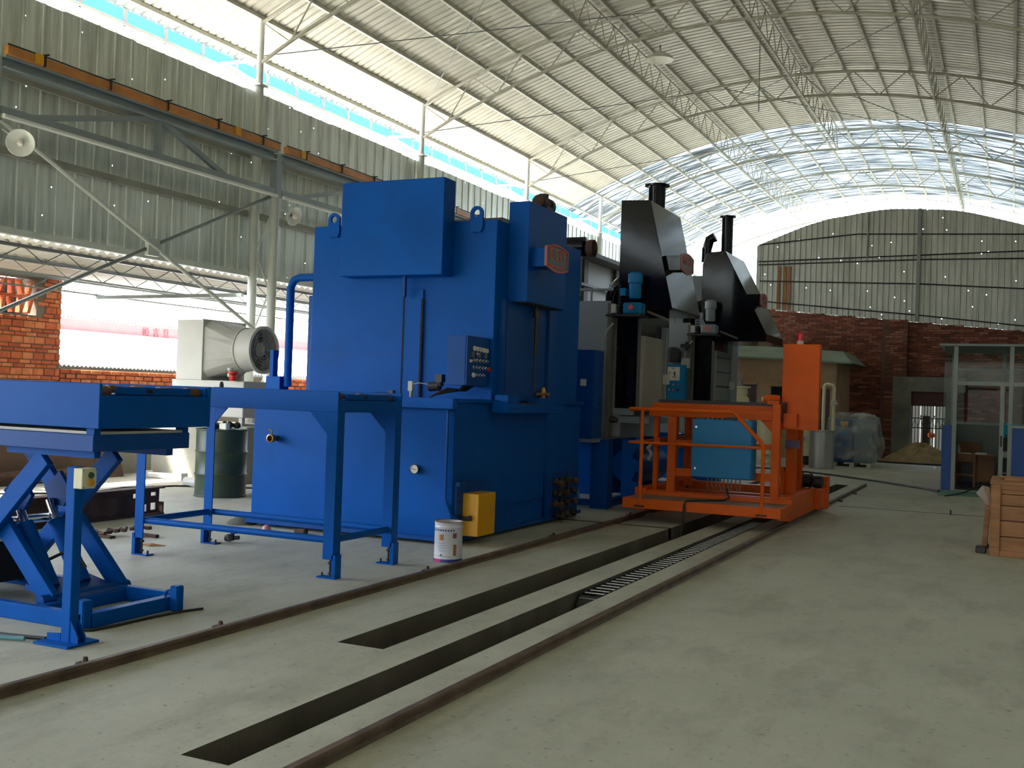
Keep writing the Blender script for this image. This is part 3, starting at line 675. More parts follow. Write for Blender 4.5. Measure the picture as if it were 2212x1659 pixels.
solo('supply_cable', B().tube([(-6.6, 4.0, .012), (-6.0, 4.22, .012), (-5.5, 4.33, .012), (-5.2, 4.37, .012), (-4.97, 4.42, .012)], .011, 6), RUBBER, 'black cable on the floor running to the blue push-button post', 'cable', True)
solo('conduit_tube', B().tube([(-6.5, 3.86, .016), (-5.6, 4.16, .016), (-5.05, 4.345, .016)], .014, 8), mat('blue_grey_conduit', (.10, .25, .30, 1), .4), 'pale blue-grey conduit lying beside the black cable near the post base', 'conduit', True)
solo('floor_cable', B().tube([(-5.02, 4.66, .010), (-4.93, 4.72, .010), (-4.91, 4.9, .010), (-4.90, 5.2, .010), (-4.87, 5.42, .010), (-4.82, 5.56, .010)], .009, 6), RUBBER, 'dark cable curving along the base of the lift table', 'cable', True)

# ---- roller table
t = thing('roller_table', 'blue four-legged roller table between lift table and furnace', 'table', (-5.8, 7.45, 0))
obj('top_frame', B().box(-6.86, -4.79, 7.0, 7.02, 1.31, 1.475).box(-6.86, -4.79, 7.95, 7.97, 1.31, 1.475).box(-4.81, -4.79, 7.02, 7.95, 1.31, 1.405).box(-6.86, -6.84, 7.02, 7.95, 1.31, 1.405).box(-6.84, -4.81, 7.02, 7.95, 1.31, 1.325), BLUE, t, bevel=.003)
for k in range(8):
    for y in (7.03, 7.81): obj('roller', B().lathe((-4.90-.25*k, y, 1.42), [(.02, 0), (.042, .004), (.042, .09), (.036, .125), (.02, .126)], 14, (0, 1, 0)), ROLLER, t, True)
hb = obj('roller_bearer', B().box(-6.84, -4.82, 7.17, 7.80, 1.395, 1.41).box(-4.84, -4.82, 7.17, 7.80, 1.40, 1.455), BLUE, t)
obj('square_hole', B().box(-4.821, -4.818, 7.42, 7.46, 1.42, 1.445), INSIDE, hb)
obj('rust_patch', B().box(-4.85, -4.818, 7.6, 7.70, 1.455, 1.457), ROLLER, hb)
for x, y, sx, sy in ((-6.86, 7.0, 1, 1), (-6.86, 7.87, 1, -1), (-4.89, 7.0, -1, 1), (-4.89, 7.87, -1, -1)):
    l = obj('leg', B().box(x, x+.10, y, y+.012, .15, 1.31).box(x+(0 if sx > 0 else .088), x+(.012 if sx > 0 else .10), y+.012, y+.10, .15, 1.31), BLUE, t, bevel=.002)
    ox = x-.022 if sx > 0 else x+.087   # outer foot bracket, levelling bolt and pad
    px0, px1 = (x-.022, x+.15) if sx > 0 else (x-.05, x+.122)
    obj('foot_bracket', B().box(ox, ox+.035, y, y+.085, .012, .19), BLUE, l)
    obj('foot_pad', B().box(px0, px1, y, y+.085, 0, .012), BLUE, l)
    bx = x+.055 if sx > 0 else x+.05
    obj('levelling_bolt', B().tube([(bx, y+.04, .012), (bx, y+.04, .20)], .009, 8).lathe((bx, y+.04, .11), [(.02, 0), (.02, .018)], 6).lathe((bx, y+.04, .03), [(.018, 0), (.018, .015)], 6), DARK, l)
    obj('pad_bolt', B().tube([(px1-.025 if sx > 0 else px0+.025, y+.04, .012), (px1-.025 if sx > 0 else px0+.025, y+.04, .04)], .009, 6), DARK, l)
    gx = x+.10 if sx > 0 else x
    obj('gusset', B().prism([(gx, y, 1.31), (gx+sx*.17, y, 1.31), (gx, y, 1.14)], (0, .01, 0)), BLUE, t)
for p, q in (((-6.8, 7.04, .30), (-4.85, 7.04, .30)), ((-6.8, 7.92, .30), (-4.85, 7.92, .30)), ((-6.81, 7.04, .30), (-6.81, 7.92, .30)), ((-4.84, 7.04, .30), (-4.84, 7.92, .30))):
    obj('stretcher', B().tube([p, q], .028, 12), BLUE, t, True)
obj('bolt', B().lathe((-6.3, 7.4, 1.475), [(.02, 0), (.02, .02), (.012, .05)], 8), DARK, t)

# ---- signs, lugs
def plate_hole(b, outer, inner, d):
    n = len(outer); d = Vector(d)
    O = [b.bm.verts.new(p) for p in outer]; I = [b.bm.verts.new(p) for p in inner]; O2 = [b.bm.verts.new(Vector(p)+d) for p in outer]; I2 = [b.bm.verts.new(Vector(p)+d) for p in inner]
    for i in range(n):
        j = (i+1) % n
        for q in ((O[i], O[j], I[j], I[i]), (O2[i], I2[i], I2[j], O2[j]), (O[i], O2[i], O2[j], O[j]), (I[i], I[j], I2[j], I2[i])): b.bm.faces.new(q)
    return b
def lug(parent, cx, y, z0, hz, w2, m, depth=.03, name='lifting_lug', hr=.04):
    out, inn = [], []
    for k in range(20):
        a = 2*math.pi*k/20; c, s = math.cos(a), math.sin(a)
        if s >= 0: p = (cx+w2*c, y, hz+w2*s)
        else: tt = abs(c); p = (cx+w2*(c/max(abs(c), abs(s))), y, max(z0, hz+(z0-hz)*min(1, abs(s)/max(abs(c), 1e-3))))
        out.append(p); inn.append((cx+hr*c, y, hz+hr*s))
    obj(name, plate_hole(B(), out, inn, (0, depth, 0)), m, parent)
def nameplate(parent, x, y0, y1, z0, z1, bx, bm, lettering=True):
    """grey sign with a raised red rim and letters, facing +X, on a bracket box"""
    n = 10; top = [(x, y0+(y1-y0)*i/n, z1+.045*math.sin(math.pi*i/n)) for i in range(n+1)]; bot = [(x, y1-(y1-y0)*i/n, z0-.045*math.sin(math.pi*i/n)) for i in range(n+1)]
    out = top+bot
    cyy, cz = (y0+y1)/2, (z0+z1)/2
    s = obj('nameplate', B().prism(out, (.018, 0, 0)), SIGN, parent)
    inn = [(p[0], cyy+(p[1]-cyy)*.93, cz+(p[2]-cz)*.88) for p in out]
    obj('rim', plate_hole(B(), [(x+.018, p[1], p[2]) for p in out], [(x+.018, p[1], p[2]) for p in inn], (.008, 0, 0)), REDSIGN, s)
    text('lettering', 'GCIT', (z1-z0)*.80, (x+.02, cyy, cz+.035), (R(90), 0, R(90)), REDSIGN, s, .004)
    obj('small_lettering', (lambda b: [b.box(x+.018, x+.021, cyy-.2+.05*k, cyy-.165+.05*k, z0+.005, z0+.03) for k in range(8)] and b)(B()), REDSIGN, s)
    obj('sign_bracket', B().box(bx, x, cyy-.2, cyy+.1, cz-.1, cz+.1), bm, parent)

# ---- blue quench furnace
t = thing('quench_furnace', 'large bright blue furnace with tank base, square front hood and red-lettered sign', 'furnace', (-6.15, 10.8, 0))
obj('tank', B().box(-7.37, -4.93, 9.2, 12.55, .07, 1.43), BLUE, t, bevel=.006)
obj('base_flange', B().box(-7.41, -4.89, 9.16, 12.58, .035, .075).box(-7.3, -7.1, 9.3, 12.4, 0, .035).box(-5.2, -5.0, 9.3, 12.4, 0, .035), BLUE2, t)
obj('tank_rim', B().box(-7.41, -4.90, 9.10, 9.2, 1.335, 1.44).box(-4.93, -4.89, 9.2, 12.55, 1.40, 1.44), BLUE, t, bevel=.004)
obj('corner_pipe', B().tube([(-4.985, 9.17, 1.33), (-4.985, 9.17, .45), (-4.93, 9.2, .30), (-4.90, 9.27, .25)], .014, 8), BLUE2, t, True)
obj('seam_strip', B().box(-4.93, -4.915, 9.2, 12.5, .30, .315).box(-4.93, -4.92, 11.45, 11.47, .1, 1.4), BLUE2, t)
bd = obj('body', B().box(-7.25, -4.93, 10.0, 12.4, 1.43, 3.33), BLUE, t, bevel=.006)
obj('side_casing', B().box(-7.66, -7.25, 10.5, 12.2, 1.43, 2.6), BLUE2, t, bevel=.004)
h = obj('front_hood', B().box(-6.72, -5.44, 9.754, 10.0, 2.73, 3.755), BLUE, t, bevel=.006)
obj('hood_drain', B().box(-5.98, -5.945, 9.86, 9.9, 2.51, 2.73), BLUE2, h)
obj('guide_column', B().box(-6.02, -5.78, 9.975, 10.0, 1.43, 2.60), BLUE, t, bevel=.004)
obj('guide_groove', B().box(-6.025, -6.01, 9.97, 9.98, 1.43, 2.6).box(-5.80, -5.775, 9.968, 9.98, 1.43, 2.5), INSIDE, t)
obj('weld_seam', B().box(-7.24, -6.05, 9.996, 10.0, 1.90, 1.905).box(-5.75, -4.94, 9.996, 10.0, 1.90, 1.905), BLUE2, t)
lug(t, -6.97, 9.97, 3.20, 3.40, .075, BLUE); lug(t, -5.165, 9.97, 3.20, 3.40, .075, BLUE)
dh = obj('door_hood', B().box(-4.93, -4.69, 10.28, 11.33, 2.49, 3.56), BLUE, t, bevel=.005)
obj('hood_opening', B().box(-4.92, -4.70, 10.29, 11.32, 2.482, 2.492), INSIDE, dh)
nameplate(t, -4.5, 10.27, 10.88, 2.87, 3.08, -4.69, BLUE)
obj('hood_motor', B().lathe((-4.85, 10.85, 3.66), [(.03, 0), (.085, .01), (.085, .17), (.03, .18)], 14, (0, 1, 0)).lathe((-4.85, 11.05, 3.64), [(.10, 0), (.10, .08)], 14, (0, 1, 0)).box(-4.92, -4.76, 10.9, 11.1, 3.56, 3.62).lathe((-4.83, 10.95, 3.70), [(.05, 0), (.06, .06)], 10), DARK, t, True)
obj('motor_cap', B().lathe((-4.82, 10.80, 3.66), [(.06, 0), (.06, .04)], 12, (0, 1, 0)), RUST, t, True)
dp = obj('door', B().box(-4.93, -4.86, 10.18, 11.22, 1.43, 2.49), BLUE2, t, bevel=.004)
obj('door_jamb', B().box(-4.93, -4.83, 11.24, 11.40, 1.43, 2.49), BLUE2, t); obj('door_jamb', B().box(-4.93, -4.87, 10.12, 10.17, 1.43, 2.5), BLUE2, t)
obj('lift_rod', B().tube([(-4.80, 10.8, 2.49), (-4.80, 10.8, 1.95)], .022, 10).tube([(-4.80, 10.8, 1.95), (-4.80, 10.8, 1.5)], .011, 8).lathe((-4.80, 10.8, 2.36), [(.04, 0), (.04, .08)], 12), DARK, t, True)
sh = obj('roller_shelf', B().box(-4.90, -4.70, 9.95, 11.40, 1.305, 1.33).box(-4.72, -4.70, 9.95, 11.4, 1.33, 1.40).box(-4.90, -4.72, 9.95, 9.98, 1.33, 1.42), BLUE, t, bevel=.003)
obj('shelf_block', B().box(-4.89, -4.74, 10.0, 10.28, 1.33, 1.49), BLUE, sh); obj('shelf_block', B().box(-4.86, -4.72, 10.75, 11.2, 1.40, 1.47), BLUE, sh)
for y in (10.42, 10.75, 11.1): obj('brass_roller', B().lathe((-4.87, y, 1.38), [(.035, 0), (.035, .14)], 12, (1, 0, 0)), BRASS, sh, True)
obj('brass_fitting', B().lathe((-4.80, 11.05, 1.47), [(.03, 0), (.02, .05), (.035, .06), (.02, .12)], 10).box(-4.84, -4.76, 10.95, 11.15, 1.5, 1.53), BRASS, sh)
g = obj('drive_guard', B().box(-4.90, -4.72, 9.37, 9.75, .085, .505), YELLOW, t, bevel=.006, label='yellow guard box')
obj('mounting_flange', B().box(-4.93, -4.90, 9.24, 9.84, .06, .58).box(-4.93, -4.87, 9.24, 9.80, .58, .62), BLUE2, t)
obj('flange_bolts', (lambda b: [b.lathe((-4.90, 9.29, .1+.065*k), [(.014, 0), (.014, .014)], 6, (1, 0, 0)) for k in range(7)] and b)(B()), DARK, t)
obj('guard_latch', B().tube([(-4.88, 9.34, .26), (-4.80, 9.34, .26)], .022, 8).tube([(-4.80, 9.34, .24), (-4.80, 9.34, .29)], .02, 8), DARK, t)
mfl = obj('valve_manifold', B().box(-4.93, -4.87, 11.45, 12.25, .04, .58).box(-4.88, -4.86, 11.5, 11.55, .05, .55), BLUE2, t)
rb = random.Random(2)
for k in range(12): obj('valve', B().lathe((-4.87, 11.62+.2*(k % 3)+rb.uniform(-.03, .03), .10+.13*(k//3)), [(.045, 0), (.05, .03), (.03, .05), (.03, .09), (.05, .10), (.04, .13)], 10, (1, rb.uniform(-.2, .2), rb.uniform(-.2, .2))), RUST if k % 2 else DARK, mfl, True)
gz = obj('thermometer_gauge', B().lathe((-5.337, 9.2, .727), [(.02, 0), (.02, .02), (.047, .025), (.05, .05), (.043, .052), (.043, .046), (.001, .046)], 24, (0, -1, 0)), DARK, t, True)
obj('dial', B().lathe((-5.337, 9.155, .727), [(.042, 0), (.042, .003)], 24, (0, -1, 0)), PAPER, gz); obj('pointer', B().bar((-5.365, 9.15, .733), (-5.32, 9.15, .722), .004), RUBBER, gz)
obj('drain_valve', B().lathe((-7.06, 9.2, .95), [(.03, 0), (.03, .08), (.045, .085), (.045, .12), (.032, .125), (.032, .02)], 14, (0, -1, 0)).tube([(-7.06, 9.11, .98), (-7.06, 9.11, 1.03), (-7.10, 9.11, 1.045)], .008, 6), BRASS, t, True)
p = obj('side_pipe', B().tube([(-7.25, 10.75, 2.85), (-7.98, 10.75, 2.85), (-8.07, 10.75, 2.82), (-8.12, 10.75, 2.73), (-8.12, 10.75, 1.50)], .05, 14), BLUE, t, True)
obj('pipe_flange', B().lathe((-7.66, 10.75, 2.85), [(.09, 0), (.09, -.03)], 16, (1, 0, 0)).lathe((-8.12, 10.75, 1.42), [(.10, 0), (.10, .03)], 16), BLUE2, p)
obj('pipe_stand', B().box(-8.22, -8.02, 10.68, 10.82, 0, 1.43), BLUE2, p)
obj('lever_bracket', B().box(-8.36, -8.31, 10.70, 10.80, 1.6, 1.95).box(-8.38, -8.17, 10.66, 10.84, 1.42, 1.62).box(-8.42, -8.12, 10.72, 10.76, 1.60, 1.625), BLUE, p)
cb = obj('control_box', B().box(-5.19, -4.985, 9.49, 9.99, 1.575, 2.08), BLUE2, t, bevel=.004)
obj('box_door', B().box(-4.985, -4.97, 9.495, 9.985, 1.58, 2.075), BLUE2, cb)
def by(px): return 9.49+(px-1010)/48*.5
def bz(py): return 2.08-(py-724)/107*.505
for px in (1025, 1032, 1038.5, 1045.5, 1052): obj('white_lamp', B().lathe((-4.97, by(px), bz(750.5+(px-1025)*.1)), [(.026, 0), (.022, .016)], 12, (1, 0, 0)), PAPER, cb, True)
for px in (1022.5, 1036, 1050): obj('meter', B().box(-4.97, -4.962, by(px)-.026, by(px)+.026, bz(764)-.028, bz(764)+.028), mat('dull_meter', (.20, .17, .11, 1), .5), cb)
for row, pxs in ((763, (1030,)), (776.5, (1023, 1030, 1037, 1044, 1051)), (792, (1023, 1030, 1037, 1044, 1050)), (808, (1030, 1037, 1044))):
    for px in pxs: obj('switch', B().lathe((-4.97, by(px), bz(row)), [(.018, 0), (.018, .012), (.011, .013), (.011, .03)], 10, (1, 0, 0)), CHROME, cb, True)
obj('dark_button', B().lathe((-4.97, by(1024), bz(808)), [(.025, 0), (.022, .018)], 12, (1, 0, 0)), PAPER, cb, True)
obj('stop_button', B().lathe((-4.97, by(1054), bz(794)), [(.014, 0), (.014, .02), (.026, .022), (.024, .035)], 12, (1, 0, 0)), RED, cb, True)
obj('name_tag', B().box(-4.97, -4.967, by(1016), by(1021), bz(781), bz(775)), PAPER, cb)
for k in range(4): obj('cable_loom', B().tube([(-5.05, 9.6+.07*k, 1.575), (-5.08, 9.55+.05*k, 1.52), (-5.16, 9.45, 1.50+.012*k), (-5.26, 9.36, 1.47), (-5.30, 9.33, 1.43)], .011, 6), RUBBER, t, True)
obj('limit_switch', B().box(-5.62, -5.57, 9.45, 9.49, 1.50, 1.60).box(-5.60, -5.58, 9.45, 9.49, 1.43, 1.5), mat('pale_plastic', (.50, .48, .38, 1), .5), t)
obj('solenoid_valve', B().lathe((-5.45, 9.6, 1.55), [(.05, 0), (.05, .12)], 12, (1, 0, .1)).box(-5.37, -5.29, 9.56, 9.64, 1.60, 1.68).lathe((-5.33, 9.6, 1.56), [(.04, 0), (.04, .05)], 12), DARK, t)
obj('signal_wire', B().tube([(-5.58, 9.47, 1.57), (-5.52, 9.5, 1.585), (-5.45, 9.56, 1.575)], .005, 6), WHITE, t, True)
obj('door_cylinder', B().tube([(-5.93, 9.3, 1.455), (-5.68, 9.3, 1.455)], .022, 8).box(-5.74, -5.69, 9.27, 9.33, 1.46, 1.50), DARK, t)

# ---- two black-hooded furnaces
def furnace(y0, k, lb, hood_pts, hood_y, chim, plate, cab):
    t = thing('box_furnace', lb, 'furnace', (-6.0, y0+.6, 0))
    Y = lambda v: y0+v
    obj('leg', B().box(-5.13, -4.88, Y(-.5), Y(-.3), 0, .93), BLUE2, t, bevel=.004); obj('leg', B().box(-7.3, -7.1, Y(-.5), Y(-.3), 0, .93), BLUE2, t); obj('leg', B().box(-5.1, -4.9, Y(1.6), Y(1.8), 0, .93), BLUE2, t); obj('leg', B().box(-7.3, -7.1, Y(1.6), Y(1.8), 0, .93), BLUE2, t)
    obj('base_beam', B().box(-7.1, -5.13, Y(-.48), Y(-.36), .03, .11).box(-5.0, -4.88, Y(-.3), Y(1.6), .03, .12).box(-7.1, -5.1, Y(1.65), Y(1.75), .03, .12), BLUE2, t)
    obj('lower_casing', B().box(-7.1, -5.35, Y(.2), Y(.24), .12, .93).box(-5.25, -5.20, Y(.24), Y(1.6), .12, .93), BLUE, t)
    obj('bracket_plate', B().prism([(-4.9, Y(.1), .93), (-4.56, Y(.1), .93), (-4.56, Y(.1), .84), (-4.70, Y(.1), .80), (-4.74, Y(.1), .68), (-4.58, Y(.1), .60), (-4.58, Y(.1), .52), (-4.70, Y(.1), .48), (-4.74, Y(.1), .36), (-4.58, Y(.1), .3), (-4.58, Y(.1), .12), (-4.9, Y(.1), .12)], (0, .03, 0)), BLUE, t)
    obj('lower_drum', B().lathe((-4.84, Y(.2), .55), [(.001, 0), (.24, .001), (.26, 1.1)], 18, (0, 1, 0)), BLUE2, t, True)
    obj('body', B().box(-7.4, -5.0, Y(-.2), Y(1.9), .93, 2.80), GREYP, t, bevel=.005)
    obj('front_panel', B().box(-5.56, -5.02, Y(-.215), Y(-.2), .96, 2.83), GREYP, t); obj('panel_seam', B().box(-5.63, -5.58, Y(-.21), Y(-.2), .95, 2.78), mat('brown_grey_seam', (.10, .085, .075, 1), .6), t)
    obj('corner_post', B().box(-5.06, -4.99, Y(-.22), Y(-.1), .9, 2.8), mat('warm_grey', (.13, .12, .11, 1), .55), t)
    obj('door_frame', B().box(-5.02, -4.66, Y(.02), Y(.12), 1.35, 2.74).box(-5.02, -4.66, Y(1.0), Y(1.35), 1.35, 2.74).box(-5.02, -4.66, Y(.12), Y(1.0), 2.36, 2.74), BLACK, t)
    obj('frame_edge', B().box(-4.69, -4.65, Y(.0), Y(.02), 1.35, 2.70).box(-5.06, -5.02, Y(.0), Y(.02), 1.3, 2.72), mat('warm_grey', (.13, .12, .11, 1), .55), t)
    dr = obj('door', B().box(-4.66, -4.61, Y(.03), Y(.98), 1.37, 2.37), DOORB if k == 0 else STEELG, t, bevel=.004)
    obj('door_rail', B().box(-4.66, -4.58, Y(.99), Y(1.06), 1.35, 2.55), GREYP, t); obj('door_latch', B().box(-4.60, -4.53, Y(.92), Y(1.04), 1.72, 1.86), PALE, dr)
    if k:
        for zz in (1.5, 1.75, 2.0, 2.25): obj('door_rib', B().box(-4.62, -4.58, Y(.05), Y(.95), zz, zz+.02), DARK, dr)
    sb = obj('sill_bracket', B().box(-5.0, -4.90, Y(-.02), Y(.04), .97, 1.32).box(-4.90, -4.62, Y(-.02), Y(.04), 1.16, 1.25).box(-4.70, -4.50, Y(.04), Y(.9), 1.16, 1.24).box(-5.0, -4.7, Y(-.06), Y(.0), 1.27, 1.36), GREYP, t)
    obj('sill_plate', B().box(-5.0, -4.60, Y(.04), Y(1.3), 1.27, 1.35), DARK, t)
    obj('sill_valve', B().lathe((-5.05, Y(-.16), 1.22), [(.03, 0), (.05, .02), (.03, .06), (.05, .08), (.03, .16)], 10, (1, 0, -.2)), DARK, t, True)
    # hood: front outline at y = hood_y[0], back at hood_y[1]
    ya, yb = hood_y
    hd = obj('hood', B().prism([(x, ya, z) for x, z in hood_pts], (0, yb-ya, 0)), BLACK, t, bevel=.004)
    cx, cyc, cz, ch, cr = chim
    c = obj('chimney', B().lathe((cx, cyc, cz), [(cr, -.5), (cr, ch)], 20), BLACK, t, True)
    obj('chimney_flange', B().lathe((cx, cyc, cz+ch), [(cr, -.02), (cr*1.45, -.018), (cr*1.45, .004), (cr*.95, .004), (cr*.95, -.2)], 20), BLACK, c)
    nameplate(t, *plate, BLACK)
    m = obj('gear_motor', B().lathe((-4.68, Y(-.2), 2.86), [(.07, 0), (.085, .02), (.085, .20), (.10, .21), (.10, .33), (.06, .36)], 16), LBLUE if k == 0 else GREYP, t, True)
    obj('gear_box', B().box(-4.82, -4.56, Y(-.3), Y(-.08), 2.64, 2.80, .02).lathe((-4.69, Y(-.3), 2.73), [(.07, 0), (.07, .03)], 14, (0, -1, 0)), LBLUE if k == 0 else GREYP, m)
    obj('motor_shaft', B().lathe((-4.69, Y(-.33), 2.73), [(.035, 0), (.035, .02)], 12, (0, -1, 0)), REDSIGN, m)
    obj('junction_box', B().box(-4.88, -4.80, Y(-.26), Y(-.14), 2.90, 3.0), LBLUE if k == 0 else GREYP, m)
    obj('chain', (lambda b: [b.box(-4.92, -4.88, Y(-.22), Y(-.19), 2.66+.045*i, 2.69+.045*i) for i in range(9)] and b)(B()), DARK, t)
    obj('limit_box', B().box(-5.0, -4.93, Y(-.26), Y(-.18), 2.66, 2.78), PALE, t)
    obj('motor_shelf', B().box(-5.05, -4.55, Y(-.32), Y(.02), 2.61, 2.64), DARK, t)
    obj('hood_arm', B().bar((-4.56, Y(.0), 2.70), (-4.25, Y(-.02), 2.58), .03), mat('warm_grey', (.13, .12, .11, 1), .55), t)
    obj('conduit', B().tube([(-5.10, Y(-.27), 1.0), (-5.10, Y(-.27), 2.3), (-5.02, Y(-.27), 2.45), (-4.96, Y(-.25), 2.52)], .012, 6), mat('conduit_grey', (.35, .36, .34, 1), .4), t, True)
    # furnace top
    obj('guard_rail', B().tube([(-7.3, Y(-.18), 2.99), (-5.0, Y(-.18), 2.99)], .02, 8).tube([(-5.32, Y(-.18), 2.8), (-5.32, Y(-.18), 2.99)], .016, 8).tube([(-6.2, Y(-.18), 2.8), (-6.2, Y(-.18), 2.99)], .016, 8), GREYP, t, True)
    lug(t, -5.60, Y(-.24), 2.74, 2.90, .085, PALE)
    obj('elbow_duct', B().tube([(-5.25, Y(.5), 2.80), (-5.25, Y(.5), 2.95), (-5.2, Y(.5), 3.08), (-5.1, Y(.5), 3.16), (-4.98, Y(.5), 3.2)], .11, 14), BLACK, t, True)
    bw = obj('recirculation_fan', B().lathe((-6.5, Y(1.0), 3.77), [(.05, 0), (.15, .01), (.15, .60), (.05, .62)], 18, (1, 0, 0)), BLACK, t, True)
    obj('fan_motor', B().lathe((-5.88, Y(1.0), 3.74), [(.09, 0), (.13, .04), (.13, .13), (.05, .16)], 14, (1, 0, 0)), RUST, bw, True)
    obj('fan_support', B().box(-6.4, -6.3, Y(.9), Y(1.1), 2.8, 3.65).box(-6.05, -5.98, Y(.9), Y(1.1), 2.8, 3.65), GREYP, t)
    obj('green_motor', B().lathe((-6.0, Y(.2), 2.95), [(.11, 0), (.12, .02), (.12, .26), (.08, .30)], 14).box(-6.4, -5.7, Y(.0), Y(.4), 2.80, 2.95), mat('dark_green_motor', (.02, .05, .05, 1), .4), t, True)
    obj('pipe_stand', B().tube([(-5.75, Y(.1), 2.8), (-5.75, Y(.1), 3.55)], .018, 6).lathe((-5.75, Y(.1), 3.2), [(.04, 0), (.04, .05)], 8), STEELG, t, True)
    # cabinet
    if k == 0:
        c = obj('control_cabinet', B().box(-5.95, -5.0, Y(-.82), Y(-.47), .95, 2.125), BLUE2, t, bevel=.005)
        obj('cabinet_door', B().box(-5.68, -5.02, Y(-.835), Y(-.82), .97, 2.11), BLUE2, c)
        for px, pz in ((-5.30, 1.80), (-5.47, 1.69), (-5.14, 1.69)): obj('meter', B().box(px-.04, px+.04, Y(-.85), Y(-.835), pz-.045, pz+.045), PAPER, c)
        obj('red_lamp', B().lathe((-5.30, Y(-.835), 1.96), [(.03, 0), (.025, .02)], 12, (0, -1, 0)), RED, c, True)
        for px, pz in ((-5.15, 1.42), (-5.15, 1.33), (-5.32, 1.42)): obj('switch', B().lathe((px, Y(-.835), pz), [(.02, 0), (.018, .03)], 10, (0, -1, 0)), CHROME, c, True)
        for i, pz in enumerate((1.9, 1.75, 1.5, 1.42, 1.34)): obj('side_button', B().lathe((-5.0, Y(-.6), pz), [(.016, 0), (.014, .015)], 10, (1, 0, 0)), RUST, c, True)
        obj('beacon', B().lathe((-5.62, Y(-.65), 2.125), [(.04, 0), (.055, .01), (.05, .07), (.01, .09)], 14), RED, c, True, label='red warning beacon')
        obj('cabinet_base', B().box(-5.95, -5.0, Y(-.80), Y(-.40), .90, .95), GREYP, c)
    else:
        c = obj('control_cabinet', B().box(-5.42, -5.04, Y(-.42), Y(-.22), 1.50, 2.10), LBLUE, t, bevel=.005)
        d = obj('mimic_plate', B().box(-5.40, -5.12, Y(-.425), Y(-.42), 1.83, 2.06), PAPER, c)
        for i, (a, b2, c2, d2) in enumerate(((-5.34, -5.20, 1.945, 1.95), (-5.22, -5.20, 1.91, 1.98), (-5.375, -5.345, 1.86, 1.89), (-5.30, -5.29, 1.95, 1.985), (-5.25, -5.18, 1.885, 1.895), (-5.27, -5.2, 2.035, 2.045))): obj('mimic_line', B().box(a, b2, Y(-.428), Y(-.425), c2, d2), RUBBER, c)
        for i in range(4):
            for j in range(2): obj('switch', B().lathe((-5.37+.075*i, Y(-.42), 1.76-.09*j), [(.018, 0), (.016, .025)], 10, (0, -1, 0)), (RUST, DARK, CHROME, REDSIGN)[(i+j) % 4], c, True)
        obj('meter_case', B().box(-5.14, -5.0, Y(-.3), Y(-.22), 2.05, 2.22), PALE, t)
        obj('regulator', B().lathe((-5.28, Y(-.3), 2.15), [(.12, 0), (.13, .03), (.13, .18), (.07, .25)], 14), DARK, t, True)
        obj('thermocouple', B().tube([(-5.06, Y(-.26), 2.5), (-5.06, Y(-.26), 2.35)], .03, 8).box(-5.16, -5.0, Y(-.3), Y(-.24), 2.40, 2.46), DARK, t)
        obj('elbow_pipe', B().tube([(-5.05, Y(.8), 4.0), (-5.05, Y(.8), 4.22), (-5.0, Y(.8), 4.40), (-4.9, Y(.8), 4.45)], .09, 12), BLACK, t, True)
        obj('rear_casing', B().box(-6.4, -4.85, Y(2.0), Y(2.6), .93, 3.9), GREYP, t)
    return t
furnace(14.0, 0, 'grey furnace with tall black hood and blue control cabinet, nearer of two', [(-4.99, 4.25), (-4.57, 4.235), (-4.215, 2.75), (-4.23, 2.72), (-4.99, 2.72)], (14.0, 15.45), (-4.72, 14.75, 4.22, .37, .125), (-4.13, 14.02, 14.62, 3.28, 3.48, -4.4), 0)
furnace(18.0, 1, 'grey furnace with wide sloping black hood, farther of two', [(-4.9, 3.86), (-4.83, 4.06), (-4.51, 4.08), (-3.77, 2.66), (-3.77, 2.53), (-4.68, 2.53), (-4.9, 3.0)], (18.0, 19.42), (-4.66, 18.7, 4.07, .72, .10), (-3.9, 18.02, 18.5, 3.16, 3.32, -4.2), 1)

# ---- orange transfer cart
t = thing('transfer_cart', 'orange rail cart with handrail platform, light blue cabinet and tall panel', 'cart', (-3.35, 13.9, 0))
pf = obj('platform', B().box(-4.30, -2.375, 12.45, 12.48, .165, .285).box(-4.30, -4.27, 12.48, 13.12, .165, .285).box(-2.405, -2.375, 12.48, 13.12, .165, .285).box(-4.30, -2.375, 13.12, 13.16, .165, .33).box(-4.27, -2.405, 12.75, 12.78, .19, .27), ORANGE, t, bevel=.003)
for x0, x1 in ((-4.27, -3.66), (-3.65, -3.03), (-3.02, -2.405)): obj('deck_plate', B().box(x0, x1, 12.48, 13.12, .272, .28), DECK, pf)
obj('chassis', B().box(-2.55, -2.40, 13.16, 15.45, .07, .36).box(-4.38, -4.23, 13.16, 15.45, .07, .36).box(-4.23, -2.55, 13.3, 13.42, .12, .33).box(-4.23, -2.55, 15.2, 15.4, .12, .33).box(-4.23, -2.55, 14.1, 14.25, .12, .30), ORANGE, t, bevel=.004)
obj('wheel_guard', B().box(-2.40, -2.30, 15.30, 15.55, .05, .50).box(-2.40, -2.33, 14.9, 15.3, .08, .34), ORANGE, t, bevel=.004); obj('wheel_guard', B().box(-4.48, -4.38, 15.30, 15.55, .05, .48), ORANGE, t)
for x in (-2.455, -4.255):
    for y in (13.55, 15.05): obj('wheel', B().lathe((x-.04, y, .165), [(.03, -.01), (.113, 0), (.113, .08), (.03, .09)], 20, (1, 0, 0)), DARK, t, True)
obj('column', B().box(-3.99, -3.88, 13.25, 13.37, .30, 1.30), ORANGE, t, bevel=.003); obj('column', B().box(-2.67, -2.57, 13.25, 13.37, .30, 1.485), ORANGE, t, bevel=.003)
